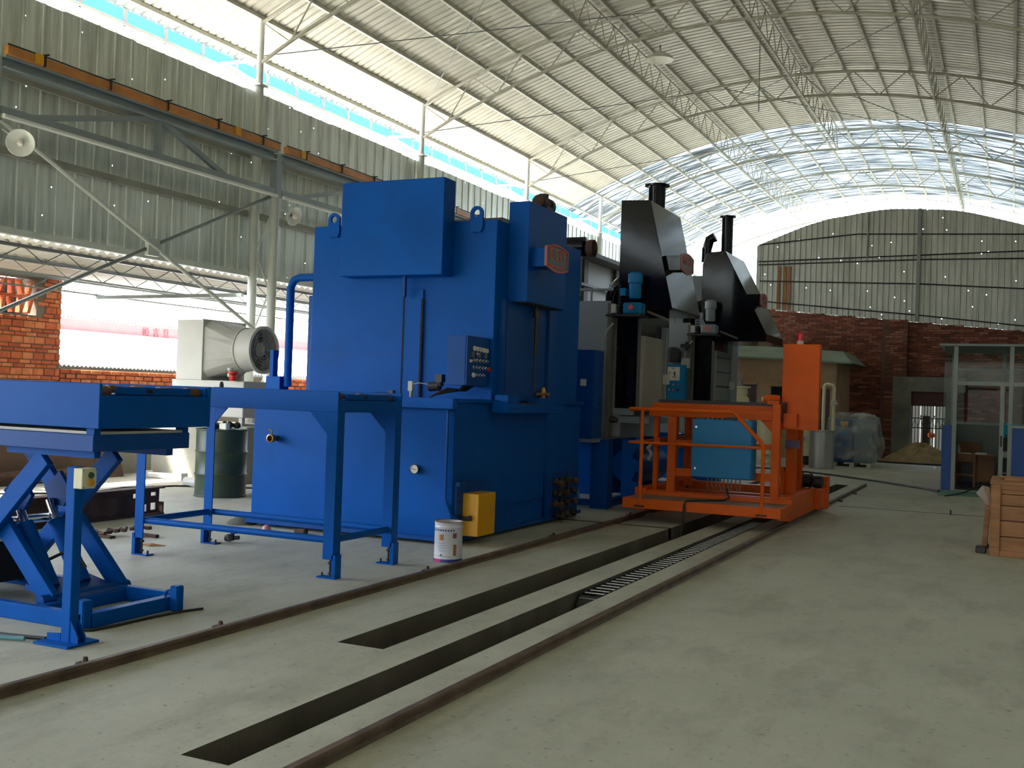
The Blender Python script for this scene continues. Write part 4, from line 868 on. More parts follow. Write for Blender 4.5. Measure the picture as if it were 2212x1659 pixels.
obj('column', B().box(-4.24, -4.18, 13.45, 13.52, .30, 1.40), ORANGE, t); obj('column', B().box(-4.2, -4.1, 14.75, 14.85, .3, 1.42), ORANGE, t); obj('column', B().box(-2.66, -2.56, 14.75, 14.85, .3, 1.42), ORANGE, t)
obj('top_beam', B().box(-4.25, -2.67, 13.25, 13.37, 1.285, 1.405), ORANGE, t, bevel=.003); obj('top_beam', B().box(-4.25, -2.66, 13.40, 13.46, 1.39, 1.46), ORANGE, t)
obj('mid_beam', B().box(-3.88, -2.67, 13.27, 13.35, .92, .99), ORANGE, t); obj('lower_beam', B().box(-3.88, -2.67, 13.27, 13.35, .53, .63), ORANGE, t)
for q in ((-2.65, -2.58, 13.37, 14.8, 1.29, 1.39), (-4.2, -4.13, 13.37, 14.8, 1.29, 1.39), (-4.2, -4.13, 13.37, 14.8, .9, 1.0), (-3.97, -3.9, 13.37, 14.8, .88, 1.0)): obj('side_beam', B().box(*q), ORANGE, t)
obj('roller_bed', B().box(-4.2, -2.72, 13.5, 14.75, 1.455, 1.505), DARK, t)
obj('gusset', B().prism([(-2.67, 13.30, 1.285), (-2.82, 13.30, 1.285), (-2.67, 13.30, 1.13)], (0, .02, 0)), ORANGE, t); obj('gusset', B().prism([(-2.62, 13.8, .36), (-2.62, 14.4, .36), (-2.62, 13.8, .7)], (-.03, 0, 0)), ORANGE, t)
obj('hinge_block', B().box(-2.74, -2.60, 13.28, 13.40, 1.485, 1.53).lathe((-2.80, 13.34, 1.55), [(.04, 0), (.045, .05), (.045, .12), (.03, .2)], 12, (1, 0, .1)), ORANGE, t)
obj('lamp_cap', B().lathe((-2.80, 13.34, 1.545), [(.036, 0), (.03, -.02)], 12, (1, 0, .1)), PAPER, t)
cab = obj('electrical_cabinet', B().box(-3.605, -2.85, 13.02, 13.25, .55, 1.275), LBLUE, t, bevel=.008, label='light blue electrical cabinet')
obj('cabinet_door', B().box(-3.60, -2.86, 13.0, 13.02, .555, 1.27), LBLUE, cab, bevel=.006)
for z in (1.175, .66): obj('latch', B().lathe((-3.55, 13.0, z), [(.014, 0), (.014, .012)], 10, (0, -1, 0)), CHROME, cab, True)
for i in range(9):
    x = -3.42+.05*i; obj('cable_tail', B().tube([(x, 13.15, .55), (x+.006*(i % 3-1), 13.13, .47), (x+.02*(i % 2), 13.15, .39)], .008, 6), mat('grey_cable', (.22, .18, .15, 1), .5), cab, True)
for i in range(7): obj('gland', B().lathe((-3.47+.06*i, 13.12, 1.275), [(.013, 0), (.013, .02)], 8), RUBBER, cab)
obj('plug', B().box(-3.20, -3.08, 13.08, 13.16, 1.275, 1.31), RUBBER, cab)
pn = obj('switch_panel', B().box(-2.605, -2.155, 13.48, 13.60, 1.18, 2.245), ORANGE, t, bevel=.004, label='tall orange switch panel')
obj('panel_bracket', B().box(-2.62, -2.45, 13.60, 13.7, 1.2, 1.42).box(-2.57, -2.40, 13.40, 13.5, 1.20, 1.38), ORANGE, t)
obj('panel_post', B().box(-2.62, -2.50, 13.95, 14.06, .36, 1.22), ORANGE, t); obj('mauve_bar', B().box(-2.62, -2.45, 13.90, 13.95, .93, 1.03), PURPLE, t)
obj('hinge_frame', B().box(-2.575, -2.56, 13.3, 13.34, 1.26, 1.5).box(-2.555, -2.535, 13.42, 13.46, 1.26, 1.52).box(-2.60, -2.53, 13.38, 13.42, 1.50, 1.52), DARK, t)
bc = obj('beacon_base', B().lathe((-2.41, 13.54, 2.245), [(.042, 0), (.04, .045)], 16), PALE, pn, True); obj('beacon_lens', B().lathe((-2.41, 13.54, 2.29), [(.036, 0), (.036, .085), (.02, .10)], 16), mat('red_lens', (.75, .01, .03, 1), .2), pn, True, label='red beacon lens')
d1 = obj('drive_motor', B().lathe((-2.80, 14.9, .47), [(.02, 0), (.085, .01), (.085, .17), (.05, .18)], 16, (1, 0, 0)), DARK, t, True)
obj('gear_motor', B().lathe((-2.60, 14.95, .46), [(.09, 0), (.09, .14), (.05, .16)], 16, (1, 0, 0)).lathe((-2.43, 14.95, .45), [(.08, 0), (.085, .04), (.085, .12), (.05, .14)], 14, (1, 0, 0)), DARK, d1, True)
obj('cable_coil', B().tube([(-2.5+.10*math.cos(a*.7), 14.85, .47+.12*math.sin(a*.7)) for a in range(10)], .009, 6), RUST, t, True)
obj('cable_comb', (lambda b: [b.tube([(-2.83+.05*i, 14.5, .62), (-2.84+.05*i, 14.5, .55)], .012, 6) for i in range(5)] and b.box(-2.9, -2.6, 14.5, 14.53, .62, .65))(B()), DARK, t)
hr = obj('handrail', B().tube([(-4.25, 13.48, 1.37), (-4.25, 12.52, 1.37), (-4.24, 12.47, 1.375), (-4.2, 12.465, 1.375), (-3.00, 12.465, 1.382), (-2.955, 12.465, 1.37), (-2.63, 12.465, 1.04), (-2.60, 12.465, .98), (-2.60, 12.465, .19)], .023, 10), ORANGE, t, True)
obj('rail_post', B().tube([(-4.08, 12.465, .19), (-4.08, 12.465, 1.37)], .022, 10), ORANGE, hr, True)
obj('mid_rail', B().tube([(-4.25, 13.48, .965), (-4.25, 12.50, .965), (-4.22, 12.465, .965), (-2.60, 12.465, .975)], .016, 8), ORANGE, hr, True)
for x in (-4.08, -2.60): obj('post_clamp', B().box(x-.06, x+.06, 12.425, 12.45, .185, .205), RUST, hr)
obj('wire_bundle', B().tube([(-4.16+.02*math.cos(a), 13.05+.02*math.sin(a*1.7), .95-.025*a) for a in range(10)], .022, 6), mat('dirty_wire', (.35, .32, .28, 1), .6), t, True)
solo('trailing_cable', B().tube([(-3.18, 13.15, .42), (-3.14, 13.10, .31), (-3.16, 12.95, .292), (-3.45, 12.62, .292), (-3.50, 12.47, .295), (-3.515, 12.43, .25), (-3.50, 12.35, .10), (-3.44, 12.1, -.05), (-3.40, 11.8, -.2), (-3.38, 11.4, -.288)], .012, 8), RUBBER, 'thin black cable hanging from orange cart platform into the floor slot', 'cable', True)

# ---- cable drag chain in the floor slot
t = thing('cable_drag_chain', 'steel-barred black cable chain lying in the floor slot before the cart', 'cable chain', (-2.88, 10, -.02))
b = B()
for x in (-2.975, -2.785):
    b = B(); y = 7.72
    while y < 13.6: b.box(x-.008, x+.008, y, y+.115, -.085, -.012); y += .12
    obj('side_links', b, DARK, t, kind='stuff')
obj('end_curve', B().grid(lambda u, v: (-2.97+.18*v, 7.72-.13*math.sin(math.pi*u*.95), -.15+.12*math.cos(math.pi*u*.95)), 10, 1), DARK, t)
obj('lower_run', B().box(-2.97, -2.79, 7.7, 13.6, -.295, -.24), RUBBER, t)
for k in range(49): obj('cross_bar', B().box(-2.955, -2.80, 7.745+.12*k, 7.770+.12*k, -.016, -.012), PALE, t)
for k in range(3): obj('cross_bar', B().box(-2.97, -2.79, 7.66-.03*k, 7.685-.03*k, -.055-.045*k, -.040-.045*k), ALU, t)
obj('carried_cables', B().box(-2.96, -2.80, 7.75, 13.6, -.11, -.08), RUBBER, t)
# ================================================================ fan unit and left side
t = thing('fan_cooler', 'pale grey box duct with large round fan by the left opening', 'fan', (-11.4, 13.7, .86))
obj('base_box', B().box(-12.25, -10.80, 13.2, 14.25, .99, 1.56), PALE, t, bevel=.01)
for x in (-12.2, -10.92):
    for y in (13.25, 14.12): obj('leg', B().box(x, x+.07, y, y+.07, .86, .99), PALE, t)
obj('duct_box', B().box(-12.18, -11.64, 13.2, 14.2, 1.56, 2.52), PALE, t, bevel=.008)
n = 24; sq, ci, co = [], [], []
for k in range(n):
    a = 2*math.pi*(k+.5)/n; c, s = math.cos(a), math.sin(a); m = max(abs(c), abs(s)); sq.append((-11.64, 13.7+.49*c/m, 2.06+.46*s/m)); ci.append((-11.18, 13.7+.335*c, 2.07+.335*s)); co.append((-10.86, 13.7+.335*c, 2.07+.335*s))
obj('transition', B().loft([sq, ci], False), PALE, t)
obj('duct_seam', B().box(-11.66, -11.63, 13.18, 14.22, 1.57, 2.53), STEELW, t)
fr = obj('fan_ring', B().lathe((-11.18, 13.7, 2.07), [(.335, 0), (.36, .0), (.36, .015), (.34, .02), (.34, .30), (.385, .31), (.385, .36), (.345, .37), (.325, .30), (.325, .02)], 32, (1, 0, 0)), PALE, t, True)
obj('hub', B().lathe((-11.0, 13.7, 2.07), [(.02, -.1), (.115, -.08), (.115, .10), (.04, .14)], 18, (1, 0, 0)), PALE, fr, True)
for k in range(5):
    a = 2*math.pi*k/5+.4; b = B(); pts = []
    for (r, da) in ((.08, -.25), (.30, -.30), (.31, .25), (.08, .25)): pts.append((-10.98-.06*(da > 0), 13.7+r*math.cos(a+da), 2.07+r*math.sin(a+da)))
    obj('blade', b.prism(pts, (.008, 0, 0)), mat('fan_blade', (.34, .33, .31, 1), .4), fr)
g = B()
for r in (.08, .13, .18, .23, .28, .32): g.tube([(-10.845, 13.7+r*math.cos(2*math.pi*i/28), 2.07+r*math.sin(2*math.pi*i/28)) for i in range(29)], .0045, 5)
for k in range(8): a = math.pi*k/4; g.tube([(-10.845, 13.7+.05*math.cos(a), 2.07+.05*math.sin(a)), (-10.845, 13.7+.33*math.cos(a), 2.07+.33*math.sin(a))], .005, 5)
obj('guard_grille', g, mat('grille_grey', (.30, .31, .30, 1), .45), fr)
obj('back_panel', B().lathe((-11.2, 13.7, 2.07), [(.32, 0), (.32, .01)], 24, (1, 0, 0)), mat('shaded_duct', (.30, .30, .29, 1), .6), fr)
obj('red_valve', B().lathe((-10.95, 13.12, 1.56), [(.05, 0), (.06, .02), (.06, .09), (.03, .1), (.09, .12), (.09, .14)], 12), RED, t, True)
obj('pale_fitting', B().lathe((-11.02, 13.14, 1.62), [(.04, 0), (.05, .03), (.03, .09), (.05, .1), (.05, .14)], 10), PALE, t, True)
solo('concrete_block', B().box(-12.4, -10.5, 12.95, 14.5, 0, .86, .012), CONCW, 'grey concrete block under the pale grey fan unit', 'block')
solo('red_pipe', B().tube([(-10.42, 13.4, 0), (-10.42, 13.4, 1.32)], .03, 10), RED, 'short red standing pipe at the end of the concrete block', 'pipe', True)

def dish_lamp(c, axis, lb, back):
    t = thing('dish_lamp', lb, 'lamp', c)
    c = Vector(c); ax = Vector(axis).normalized()
    obj('shade', B().lathe(c, [(.03, -.10), (.05, -.085), (.10, -.05), (.175, -.01), (.185, 0), (.18, .004), (.165, -.006), (.095, -.04), (.045, -.072), (.001, -.08)], 28, ax), GLOSSW, t, True)
    s = Vector((.05, 0, -.07)); s -= ax*s.dot(ax)
    obj('bulb', B().lathe(c+ax*.0, [(.015, -.07), (.03, -.045), (.05, .0), (.045, .035), (.02, .06)], 16, ax+Vector((0, 0, -.5))), mat('frosted_bulb', (.75, .70, .62, 1), .3), t, True)
    obj('socket', B().lathe(c, [(.03, -.08), (.03, -.03)], 14, ax), DARK, t, True)
    obj('arm', B().tube([c-ax*.09, c-ax*.14+Vector((0, 0, .03)), Vector(back)], .012, 8), STEELW, t, True)
dish_lamp((-12.25, 10.16, 4.68), (.80, -.58, -.18), 'white dish lamp facing the camera at upper left, with bulb', (-12.45, 10.02, 4.85))
dish_lamp((-12.25, 16.25, 4.69), (.93, -.10, -.36), 'white dish lamp turned sideways, on the crane column behind the fan', (-12.44, 16.1, 4.8))
t = thing('high_bay_lamp', 'round pale lamp dish hanging just under the arched roof', 'lamp', (-7.85, 24.4, 9.75))
obj('dish', B().lathe((-7.85, 24.4, 9.62), [(.34, 0), (.30, .07), (.18, .14), (.08, .17), (.08, .2), (.05, .2)], 28), GLOSSW, t, True)
obj('lamp_glass', B().lathe((-7.85, 24.4, 9.61), [(.33, 0), (.33, .01)], 28), mat('amber_glass', (.62, .58, .40, 1), .15), t)
obj('stem', B().tube([(-7.85, 24.4, 9.8), (-7.85, 24.4, 9.98)], .02, 8), STEELG, t)

# ---- things on the floor at left
t = thing('oil_drum', 'dark green steel oil drum standing before the concrete block', 'drum', (-9.62, 11.35, 0))
obj('shell', B().lathe((-9.62, 11.35, 0), [(.33, 0), (.345, .0), (.345, .02), (.335, .03), (.335, .28), (.35, .30), (.335, .32), (.335, .58), (.35, .60), (.335, .62), (.335, .88), (.345, .89), (.345, .905), (.33, .905), (.325, .885)], 36), GREEN, t, True)
obj('bung', B().lathe((-9.5, 11.2, .885), [(.03, 0), (.03, .02)], 10), DARK, t)
rb = random.Random(4); b = B()
for k in range(9): b.lathe((-9.75+.045*k, 11.32+rb.uniform(-.08, .08), .886+rb.uniform(0, .04)), [(.02, 0), (.06, .02), (.05, .06), (.01, .09)], 8)
solo('black_rags', b, RUBBER, 'lumpy black rags heaped on top of the green drum', 'rags', True)
solo('white_packet', B().box(-9.45, -9.33, 11.08, 11.16, .906, .99, .01), PAPER, 'small white packet at the front edge of the green drum top', 'packet')
t = thing('steel_beam', 'rusty brown steel I-beam with end holes lying behind the lift table', 'beam', (-8.8, 7.6, 0))
obj('bottom_flange', B().box(-8.90, -8.72, 5.2, 9.35, 0, .018), RUST, t); obj('top_flange', B().box(-8.90, -8.72, 5.2, 9.35, .295, .313), RUST, t)
w_ = B(); w_.box(-8.817, -8.803, 5.2, 8.95, .018, .295).box(-8.817, -8.803, 8.95, 9.06, .018, .20).box(-8.817, -8.803, 8.95, 9.06, .25, .295).box(-8.817, -8.803, 9.06, 9.16, .02, .04).box(-8.817, -8.803, 9.06, 9.16, .12, .295).box(-8.817, -8.803, 9.16, 9.22, .018, .295).box(-8.817, -8.803, 9.22, 9.30, .018, .05).box(-8.817, -8.803, 9.22, 9.30, .13, .21).box(-8.817, -8.803, 9.22, 9.30, .25, .295).box(-8.817, -8.803, 9.30, 9.35, .018, .295)
obj('web', w_, RUST, t); obj('end_rib', B().box(-8.80, -8.73, 9.33, 9.35, .018, .14), RUST, t)
t = thing('lattice_frame', 'rusty welded bar frame lying along the left wall under the lift table view', 'frame', (-12.2, 10.5, 0))
for z in (.04, .17):
    for x in (-12.3, -12.5): obj('rod', B().tube([(x, 8.2, z), (x, 11.7, z)], .022, 6), RUST, t)
for k in range(7): obj('lacing', B().tube([(-12.3, 8.3+.48*k, .04 if k % 2 else .17), (-12.3, 8.78+.48*k, .17 if k % 2 else .04)], .012, 5), RUST, t)
solo('brown_board', B().prism([(-12.65, 10.1, 0), (-12.60, 10.1, 0), (-12.93, 10.1, .95), (-12.98, 10.1, .95)], (0, 2.5, 0)), mat('brown_board', (.115, .065, .04, 1), .8, var=.3), 'dark brown board leaning against the low wall at left', 'board')
solo('white_tube', B().box(-12.25, -11.52, 12.70, 12.80, 0, .09, .02).box(-12.26, -12.22, 12.68, 12.82, 0, .11).box(-11.55, -11.51, 12.68, 12.82, 0, .11), WHITE, 'white tube with raised ends lying by the concrete block', 'tube')
solo('white_tube', B().tube([(-10.85, 12.05, .07), (-10.25, 12.0, .07)], .07, 10), PALE, 'pale blue-grey tube beside the green drum', 'tube')
solo('long_floor_cable', B().tube([(-12.4, 8.5, .012), (-11.6, 9.6, .012), (-11.0, 10.3, .012), (-11.2, 11.2, .012), (-10.9, 11.9, .012), (-10.3, 12.3, .012), (-9.2, 12.7, .012)], .014, 6), RUBBER, 'long dark cable wandering over the floor behind the green drum', 'cable', True)
t = thing('rusty_clamp', 'small heap of rusty clamp pieces on the floor behind the lift table', 'scrap', (-7.75, 7.7, 0)); rb = random.Random(8)
for k in range(9):
    x, y = -7.95+.05*k+rb.uniform(-.03, .03), 7.62+.03*k+rb.uniform(-.05, .05)
    obj('bolt', B().tube([(x, y, .02+.008*k), (x+rb.uniform(-.1, .12), y+rb.uniform(-.06, .08), .03+.009*k)], .018, 6).lathe((x, y, .01+.008*k), [(.03, 0), (.03, .03)], 6), RUST, t)
obj('base_bar', B().box(-8.0, -7.7, 7.55, 7.62, 0, .025), RUST, t); obj('base_bar', B().box(-7.62, -7.42, 7.85, 7.9, 0, .03), RUST, t)
t = thing('pipe_fitting', 'dark blue-black valve fitting on the floor beside a roller table foot', 'fitting', (-6.72, 8.08, 0))
obj('body', B().lathe((-6.76, 8.08, .035), [(.03, 0), (.035, .05), (.02, .06), (.02, .14)], 10, (1, .2, .1)).lathe((-6.7, 8.08, .02), [(.035, 0), (.035, .06)], 10), DARK, t, True); obj('handle', B().tube([(-6.7, 8.08, .08), (-6.62, 8.1, .10)], .01, 6), BLUE2, t)
solo('pink_ball', B().lathe((-6.78, 8.72, 0), [(.015, 0), (.045, .02), (.05, .05), (.035, .085), (.01, .1)], 12), mat('pink_plastic', (.52, .25, .25, 1), .5), 'small pinkish ball on the floor behind the roller table leg', 'ball', True)
solo('stone_chip', B().box(-6.62, -6.48, 8.95, 9.03, 0, .05, .015), RUST, 'dark stone chip on the floor right of the pink ball', 'stone')
solo('dry_leaf', B().prism([(-7.22, 7.45, .003), (-7.1, 7.47, .02), (-6.98, 7.52, .004), (-7.08, 7.42, .003)], (0, 0, .004)), RUSTO, 'brown dry leaf on the floor under the roller table', 'leaf')
solo('grey_rag', B().lathe((-7.52, 9.25, 0), [(.02, 0), (.17, .005), (.12, .05), (.03, .09)], 9), mat('grey_rag', (.10, .10, .09, 1), .9), 'dark grey rag at the left foot of the blue tank', 'rag', True)

# ---- paint pail
t = thing('paint_pail', 'white printed paint pail with rusty drips before the yellow guard', 'pail', (-4.51, 8.38, 0))
P = Vector((-4.51, 8.38, 0))
obj('shell', B().lathe(P, [(.12, 0), (.127, .002), (.127, .03), (.124, .035), (.124, .055), (.126, .06), (.124, .065), (.124, .30), (.127, .305), (.124, .31), (.125, .345), (.129, .350), (.125, .355), (.118, .35), (.116, .03), (.01, .028)], 36), mat('pail_white', (.60, .60, .66, 1), .35, var=.05), t, True)
def wrap(a0, a1, z0, z1, r=.1255, n=6): return B().grid(lambda u, v: (P.x+r*math.cos(a0+(a1-a0)*u), P.y+r*math.sin(a0+(a1-a0)*u), z0+(z1-z0)*v), n, 1)
obj('inside', B().lathe(P, [(.115, .02), (.115, .10), (.01, .105)], 24), RUST, t)
BB = mat('pail_blue_print', (.03, .06, .25, 1), .4); A0 = -math.pi/2-.35
obj('bottom_band', wrap(0, 2*math.pi, .002, .03, .1278, 36), BB, t); obj('magenta_band', wrap(A0-.35, A0+.35, .002, .03, .1284), mat('magenta_print', (.45, .01, .18, 1), .4), t)
obj('emblem', wrap(A0+.18, A0+.50, .195, .245, .1256), mat('orange_print', (.50, .20, .04, 1), .5), t)
obj('printed_lines', (lambda b: [b.grid(lambda u, v, k=k: (P.x+.1256*math.cos(A0+.12+.55*u-.04*(k % 2)), P.y+.1256*math.sin(A0+.12+.55*u-.04*(k % 2)), .10+.022*k+.007*v), 6, 1) for k in range(4)] and b)(B()), mat('pale_print', (.38, .42, .52, 1), .5), t)
obj('upper_print', (lambda b: [b.grid(lambda u, v, k=k: (P.x+.1256*math.cos(A0-.75+.19*k+.12*u), P.y+.1256*math.sin(A0-.75+.19*k+.12*u), .275+.015*v), 2, 1) for k in range(11)] and b)(B()), BB, t)
obj('side_emblem', wrap(A0+1.15, A0+1.45, .215, .26, .1256), mat('wine_print', (.25, .05, .08, 1), .5), t); obj('side_emblem', wrap(A0-.95, A0-.75, .21, .26, .1256), BB, t)
obj('rust_drip', wrap(A0+1.2, A0+1.45, .06, .16, .1258), RUSTO, t); obj('rust_spot', wrap(A0+.25, A0+.38, .058, .072, .1262), RUST, t); obj('rim_stain', B().lathe(P+Vector((0, 0, .35)), [(.124, 0), (.13, .001), (.13, .006), (.117, .006), (.124, 0)], 32, cap=False), RUSTO, t, True)
b = B(); rb = random.Random(3)
def bag(u, v):
    a = 2*math.pi*u; r = (.16*(1-v)**.6+.02)*(1+.18*math.sin(a*4+v*5)); return (-5.50+r*math.cos(a), 13.58+.06*r*math.sin(a)*4, .115+.36*v+.01*math.sin(a*7))
b.grid(bag, 24, 8)
solo('plastic_bag', b, mat('pale_blue_plastic', (.18, .42, .55, 1), .25), 'pale blue plastic bag slumped behind the valve end of the tank', 'bag', True)

t = thing('grey_screen', 'added tall grey enclosure with dark frame bars, behind the nearer furnace top', 'screen', (-10, 24.5, 0))  # added before the bright wall; its grey stands for wall in shadow
obj('panel', B().box(-10.6, -10.02, 19.5, 29.5, 0, 5.0), mat('shaded_wall_grey', (.28, .30, .31, 1), .5, var=.06), t)
for y in (20.8, 23.2, 25.4, 27.8): obj('post', B().box(-10.02, -9.94, y-.14, y+.14, 0, 5.0), mat('screen_frame', (.10, .095, .085, 1), .6), t)
for z in (3.75, 4.35): obj('rail', B().box(-9.96, -9.88, 19.5, 29.5, z-.03, z+.03), DARK, t)
obj('top_shelf', B().box(-10.7, -9.5, 19.5, 29.5, 5.0, 5.1), mat('screen_shelf', (.06, .045, .045, 1), .6), t)
# ================================================================ far end
def vessel(c, r, h, lb, legs=.0):
    t = thing('pressure_vessel', lb, 'vessel', (*c, 0)); c = (*c, 0)
    obj('shell', B().lathe(c, [(.02, legs+.02), (r*.6, legs+.03), (r*.92, legs+.10), (r, legs+.2), (r, h-.2), (r*.9, h-.10), (r*.62, h-.02), (r*.6, h)], 28), CREAM, t, True)
    obj('skirt', B().lathe(c, [(r*.85, 0), (r*.85, legs+.12), (r*.8, legs+.12), (r*.8, 0)], 20), CREAM if not legs else DARK, t, True)
    return t
v = vessel((-6.32, 27.2), .25, 1.72, 'cream pressure vessel with flanged neck and valve, left of the cart cabinet')
obj('neck', B().lathe((-6.32, 27.2, 1.72), [(.20, -.02), (.19, .14), (.27, .15), (.27, .19), (.05, .19)], 28), CREAM, v, True)
obj('valve', B().lathe((-6.30, 27.2, 1.91), [(.08, 0), (.08, .02), (.05, .03), (.05, .16), (.08, .17), (.08, .19)], 14).tube([(-6.55, 27.2, 2.08), (-6.2, 27.2, 2.08)], .015, 6).tube([(-6.42, 27.2, 1.91), (-6.42, 27.2, 2.08)], .012, 6), STEELG, v, True)
obj('neck_slot', B().box(-6.48, -6.43, 26.985, 27.0, 1.76, 1.84), INSIDE, v)
v = vessel((-5.62, 27.2), .24, 1.30, 'cream pressure vessel seen through the cart frame, between cabinet and column')
obj('base_label', B().box(-5.60, -5.48, 26.94, 26.952, .16, .22), STEELG, v)
obj('filter_bowl', B().lathe((-5.27, 27.05, .98), [(.05, 0), (.06, .02), (.06, .18), (.03, .2)], 12), TEAL, v, True); obj('drain_pipe', B().tube([(-5.27, 27.05, 1.0), (-5.27, 27.05, .3), (-5.35, 27.1, .2)], .02, 6).tube([(-5.42, 27.15, 1.16), (-5.27, 27.05, 1.17)], .02, 6), DARK, v)
v = vessel((-4.66, 27.2), .22, 1.25, 'cream pressure vessel on dark feet left of the galvanised drum', .14)
obj('gauge', B().lathe((-4.62, 26.99, .66), [(.05, 0), (.05, .03)], 14, (0, -1, 0)), CHROME, v, True)
solo('red_rag', B().lathe((-4.62, 26.2, 0), [(.02, 0), (.16, .005), (.13, .06), (.02, .10)], 9), RED, 'small red rag on the floor left of the galvanised drum', 'rag', True)
t = thing('galvanised_drum', 'open dull galvanised steel drum below the orange panel', 'drum', (-4.09, 26.2, 0))
obj('shell', B().lathe((-4.09, 26.2, 0), [(.29, 0), (.295, .01), (.29, .02), (.285, .86), (.295, .87), (.295, .885), (.28, .885), (.28, .05), (.01, .05)], 32), GALV, t, True)
obj('top_rim', B().lathe((-4.09, 26.2, .885), [(.284, 0), (.30, 0), (.30, .012), (.284, .012), (.284, 0)], 32, cap=False), GALV, t, True)
t = thing('loop_pipe', 'cream pipe loop with a valve standing right of the orange panel', 'pipe', (-4.1, 27.3, 0))
obj('pipe', B().tube([(-4.24, 27.3, 0), (-4.24, 27.3, 1.94), (-4.22, 27.3, 2.0), (-4.17, 27.3, 2.02), (-4.05, 27.3, 2.0), (-4.0, 27.3, 1.94), (-4.0, 27.3, 0)], .042, 10), CREAM, t, True)
obj('valve', B().lathe((-4.0, 27.3, 1.48), [(.07, 0), (.07, .04), (.05, .05), (.05, .10), (.07, .11), (.07, .14)], 12).tube([(-4.08, 27.28, 1.55), (-3.9, 27.25, 1.55)], .02, 6), PALE, t, True)
t = thing('air_compressor', 'blue cabinet compressor wrapped in clear plastic on wooden skids', 'compressor', (-3.56, 28.0, 0))
obj('casing', B().box(-4.04, -3.53, 27.5, 28.6, .10, 1.17), mat('compressor_blue', (.02, .075, .22, 1), .4), t, bevel=.02); obj('side_casing', B().box(-3.53, -3.08, 27.52, 28.6, .10, 1.15), mat('compressor_pale', (.17, .25, .32, 1), .4), t, bevel=.02)
obj('badge', B().prism([(-3.86, 27.49, 1.12), (-3.66, 27.49, 1.12), (-3.68, 27.49, 1.0), (-3.76, 27.49, .94), (-3.84, 27.49, 1.0)], (0, .012, 0)), YELLOW, t); obj('vent_panel', B().box(-3.85, -3.68, 27.49, 27.5, .78, .96), LBLUE, t)
for x in (-4.0, -3.6, -3.2): obj('skid', B().box(x, x+.10, 27.4, 28.7, 0, .10), PAPER if x != -3.6 else WHITE, t)
rb = random.Random(6); hts = {}
def film(u, v):
    a = 2*math.pi*u; m = max(abs(math.cos(a)), abs(math.sin(a)))
    k = 1+.03*math.sin(a*9+v*7)+.03*math.sin(a*5-v*11); rr = 1.06*(1 if v < .72 else (1-(v-.72)/.28*.99)); zz = .18+1.08*min(v/.72, 1)+(.05*math.sin(a*3+v*13) if v > .72 else .02*math.sin(a*11))+(0.03 if v > .8 else 0)
    return (-3.56+.54*math.cos(a)/m*k*rr+.05*math.sin(v*6)*(math.cos(a) > .6), 28.05+.60*math.sin(a)/m*k*rr, zz)
obj('plastic_wrap', B().grid(film, 48, 16), FILM, t, True)

# ---- plastered hut
t = thing('plastered_hut', 'beige plastered hut with pale green roof edge at the far end', 'hut', (-6, 31, 0))
obj('wall', B().box(-8.6, -4.35, 30.0, 30.12, 0, 2.95).box(-4.47, -4.35, 30.12, 32.7, 0, 2.85).box(-8.6, -8.48, 30.12, 32.7, 0, 2.9), BEIGE, t)
obj('roof', B().loft([[(-8.9, 29.55, 2.86), (-3.90, 29.55, 2.66), (-3.90, 32.75, 2.66), (-8.9, 32.75, 2.86)], [(-8.6, 30.1, 3.22), (-4.22, 30.1, 2.98), (-4.22, 32.7, 2.98), (-8.6, 32.7, 3.22)]]), MINT, t)
obj('soffit_edge', B().prism([(-8.9, 29.54, 2.82), (-3.9, 29.54, 2.62), (-3.9, 29.54, 2.67), (-8.9, 29.54, 2.87)], (0, .06, 0)), MINT, t)
for x0, x1, z in ((-7.0, -6.45, 2.02), (-6.15, -5.75, 1.98)): obj('window_ledge', B().box(x0, x1, 29.75, 30.0, z, z+.05), BEIGE, t)
obj('window', B().box(-6.1, -5.7, 29.99, 30.0, 1.55, 1.97), INSIDE, t); obj('window', B().box(-6.95, -6.5, 29.99, 30.0, 1.0, 2.0), mat('dark_wine', (.06, .03, .04, 1), .5), t); obj('doorway', B().box(-4.95, -4.5, 29.99, 30.0, 0, 1.95), mat('dark_wine', (.06, .03, .04, 1), .5), t)

# ---- gate, sand
t = thing('iron_gate', 'black iron bar gate in the doorway of the brick wall', 'gate', (-2.17, 33.05, 0))
for z in (.02, .92, 1.20, 1.57): obj('rail', B().box(-2.64, -1.71, 33.03, 33.06, z, z+.03), RUBBER, t)
for k in range(12): obj('bar', B().tube([(-2.62+.082*k, 33.045, .02), (-2.62+.082*k, 33.045, 1.6)], .011, 6), RUBBER, t)
for k in range(6): obj('chevron', B().bar((-2.62+.155*k, 33.045, .95), (-2.545+.155*k, 33.045, 1.2), .014).bar((-2.545+.155*k, 33.045, 1.2), (-2.465+.155*k, 33.045, .95), .014), RUBBER, t)
solo('steel_post', B().box(-2.42, -2.22, 34.2, 34.4, -.42, 1.28), mat('dark_rust', (.05, .03, .03, 1), .7), 'dark rusty post standing outside behind the iron gate', 'post')
solo('orange_cloth', B().lathe((-2.15, 34.1, .62), [(.02, 0), (.10, .04), (.12, .12), (.03, .18)], 9).tube([(-2.22, 34.2, .8), (-2.15, 34.1, .78)], .02, 5), mat('orange_cloth', (.6, .12, .02, 1), .8), 'orange cloth hung on the dark post behind the gate', 'cloth', True)
t = thing('sheet_fence', 'pale ribbed sheet fence outside, seen through the iron gate', 'fence', (-2.2, 37.5, 0))
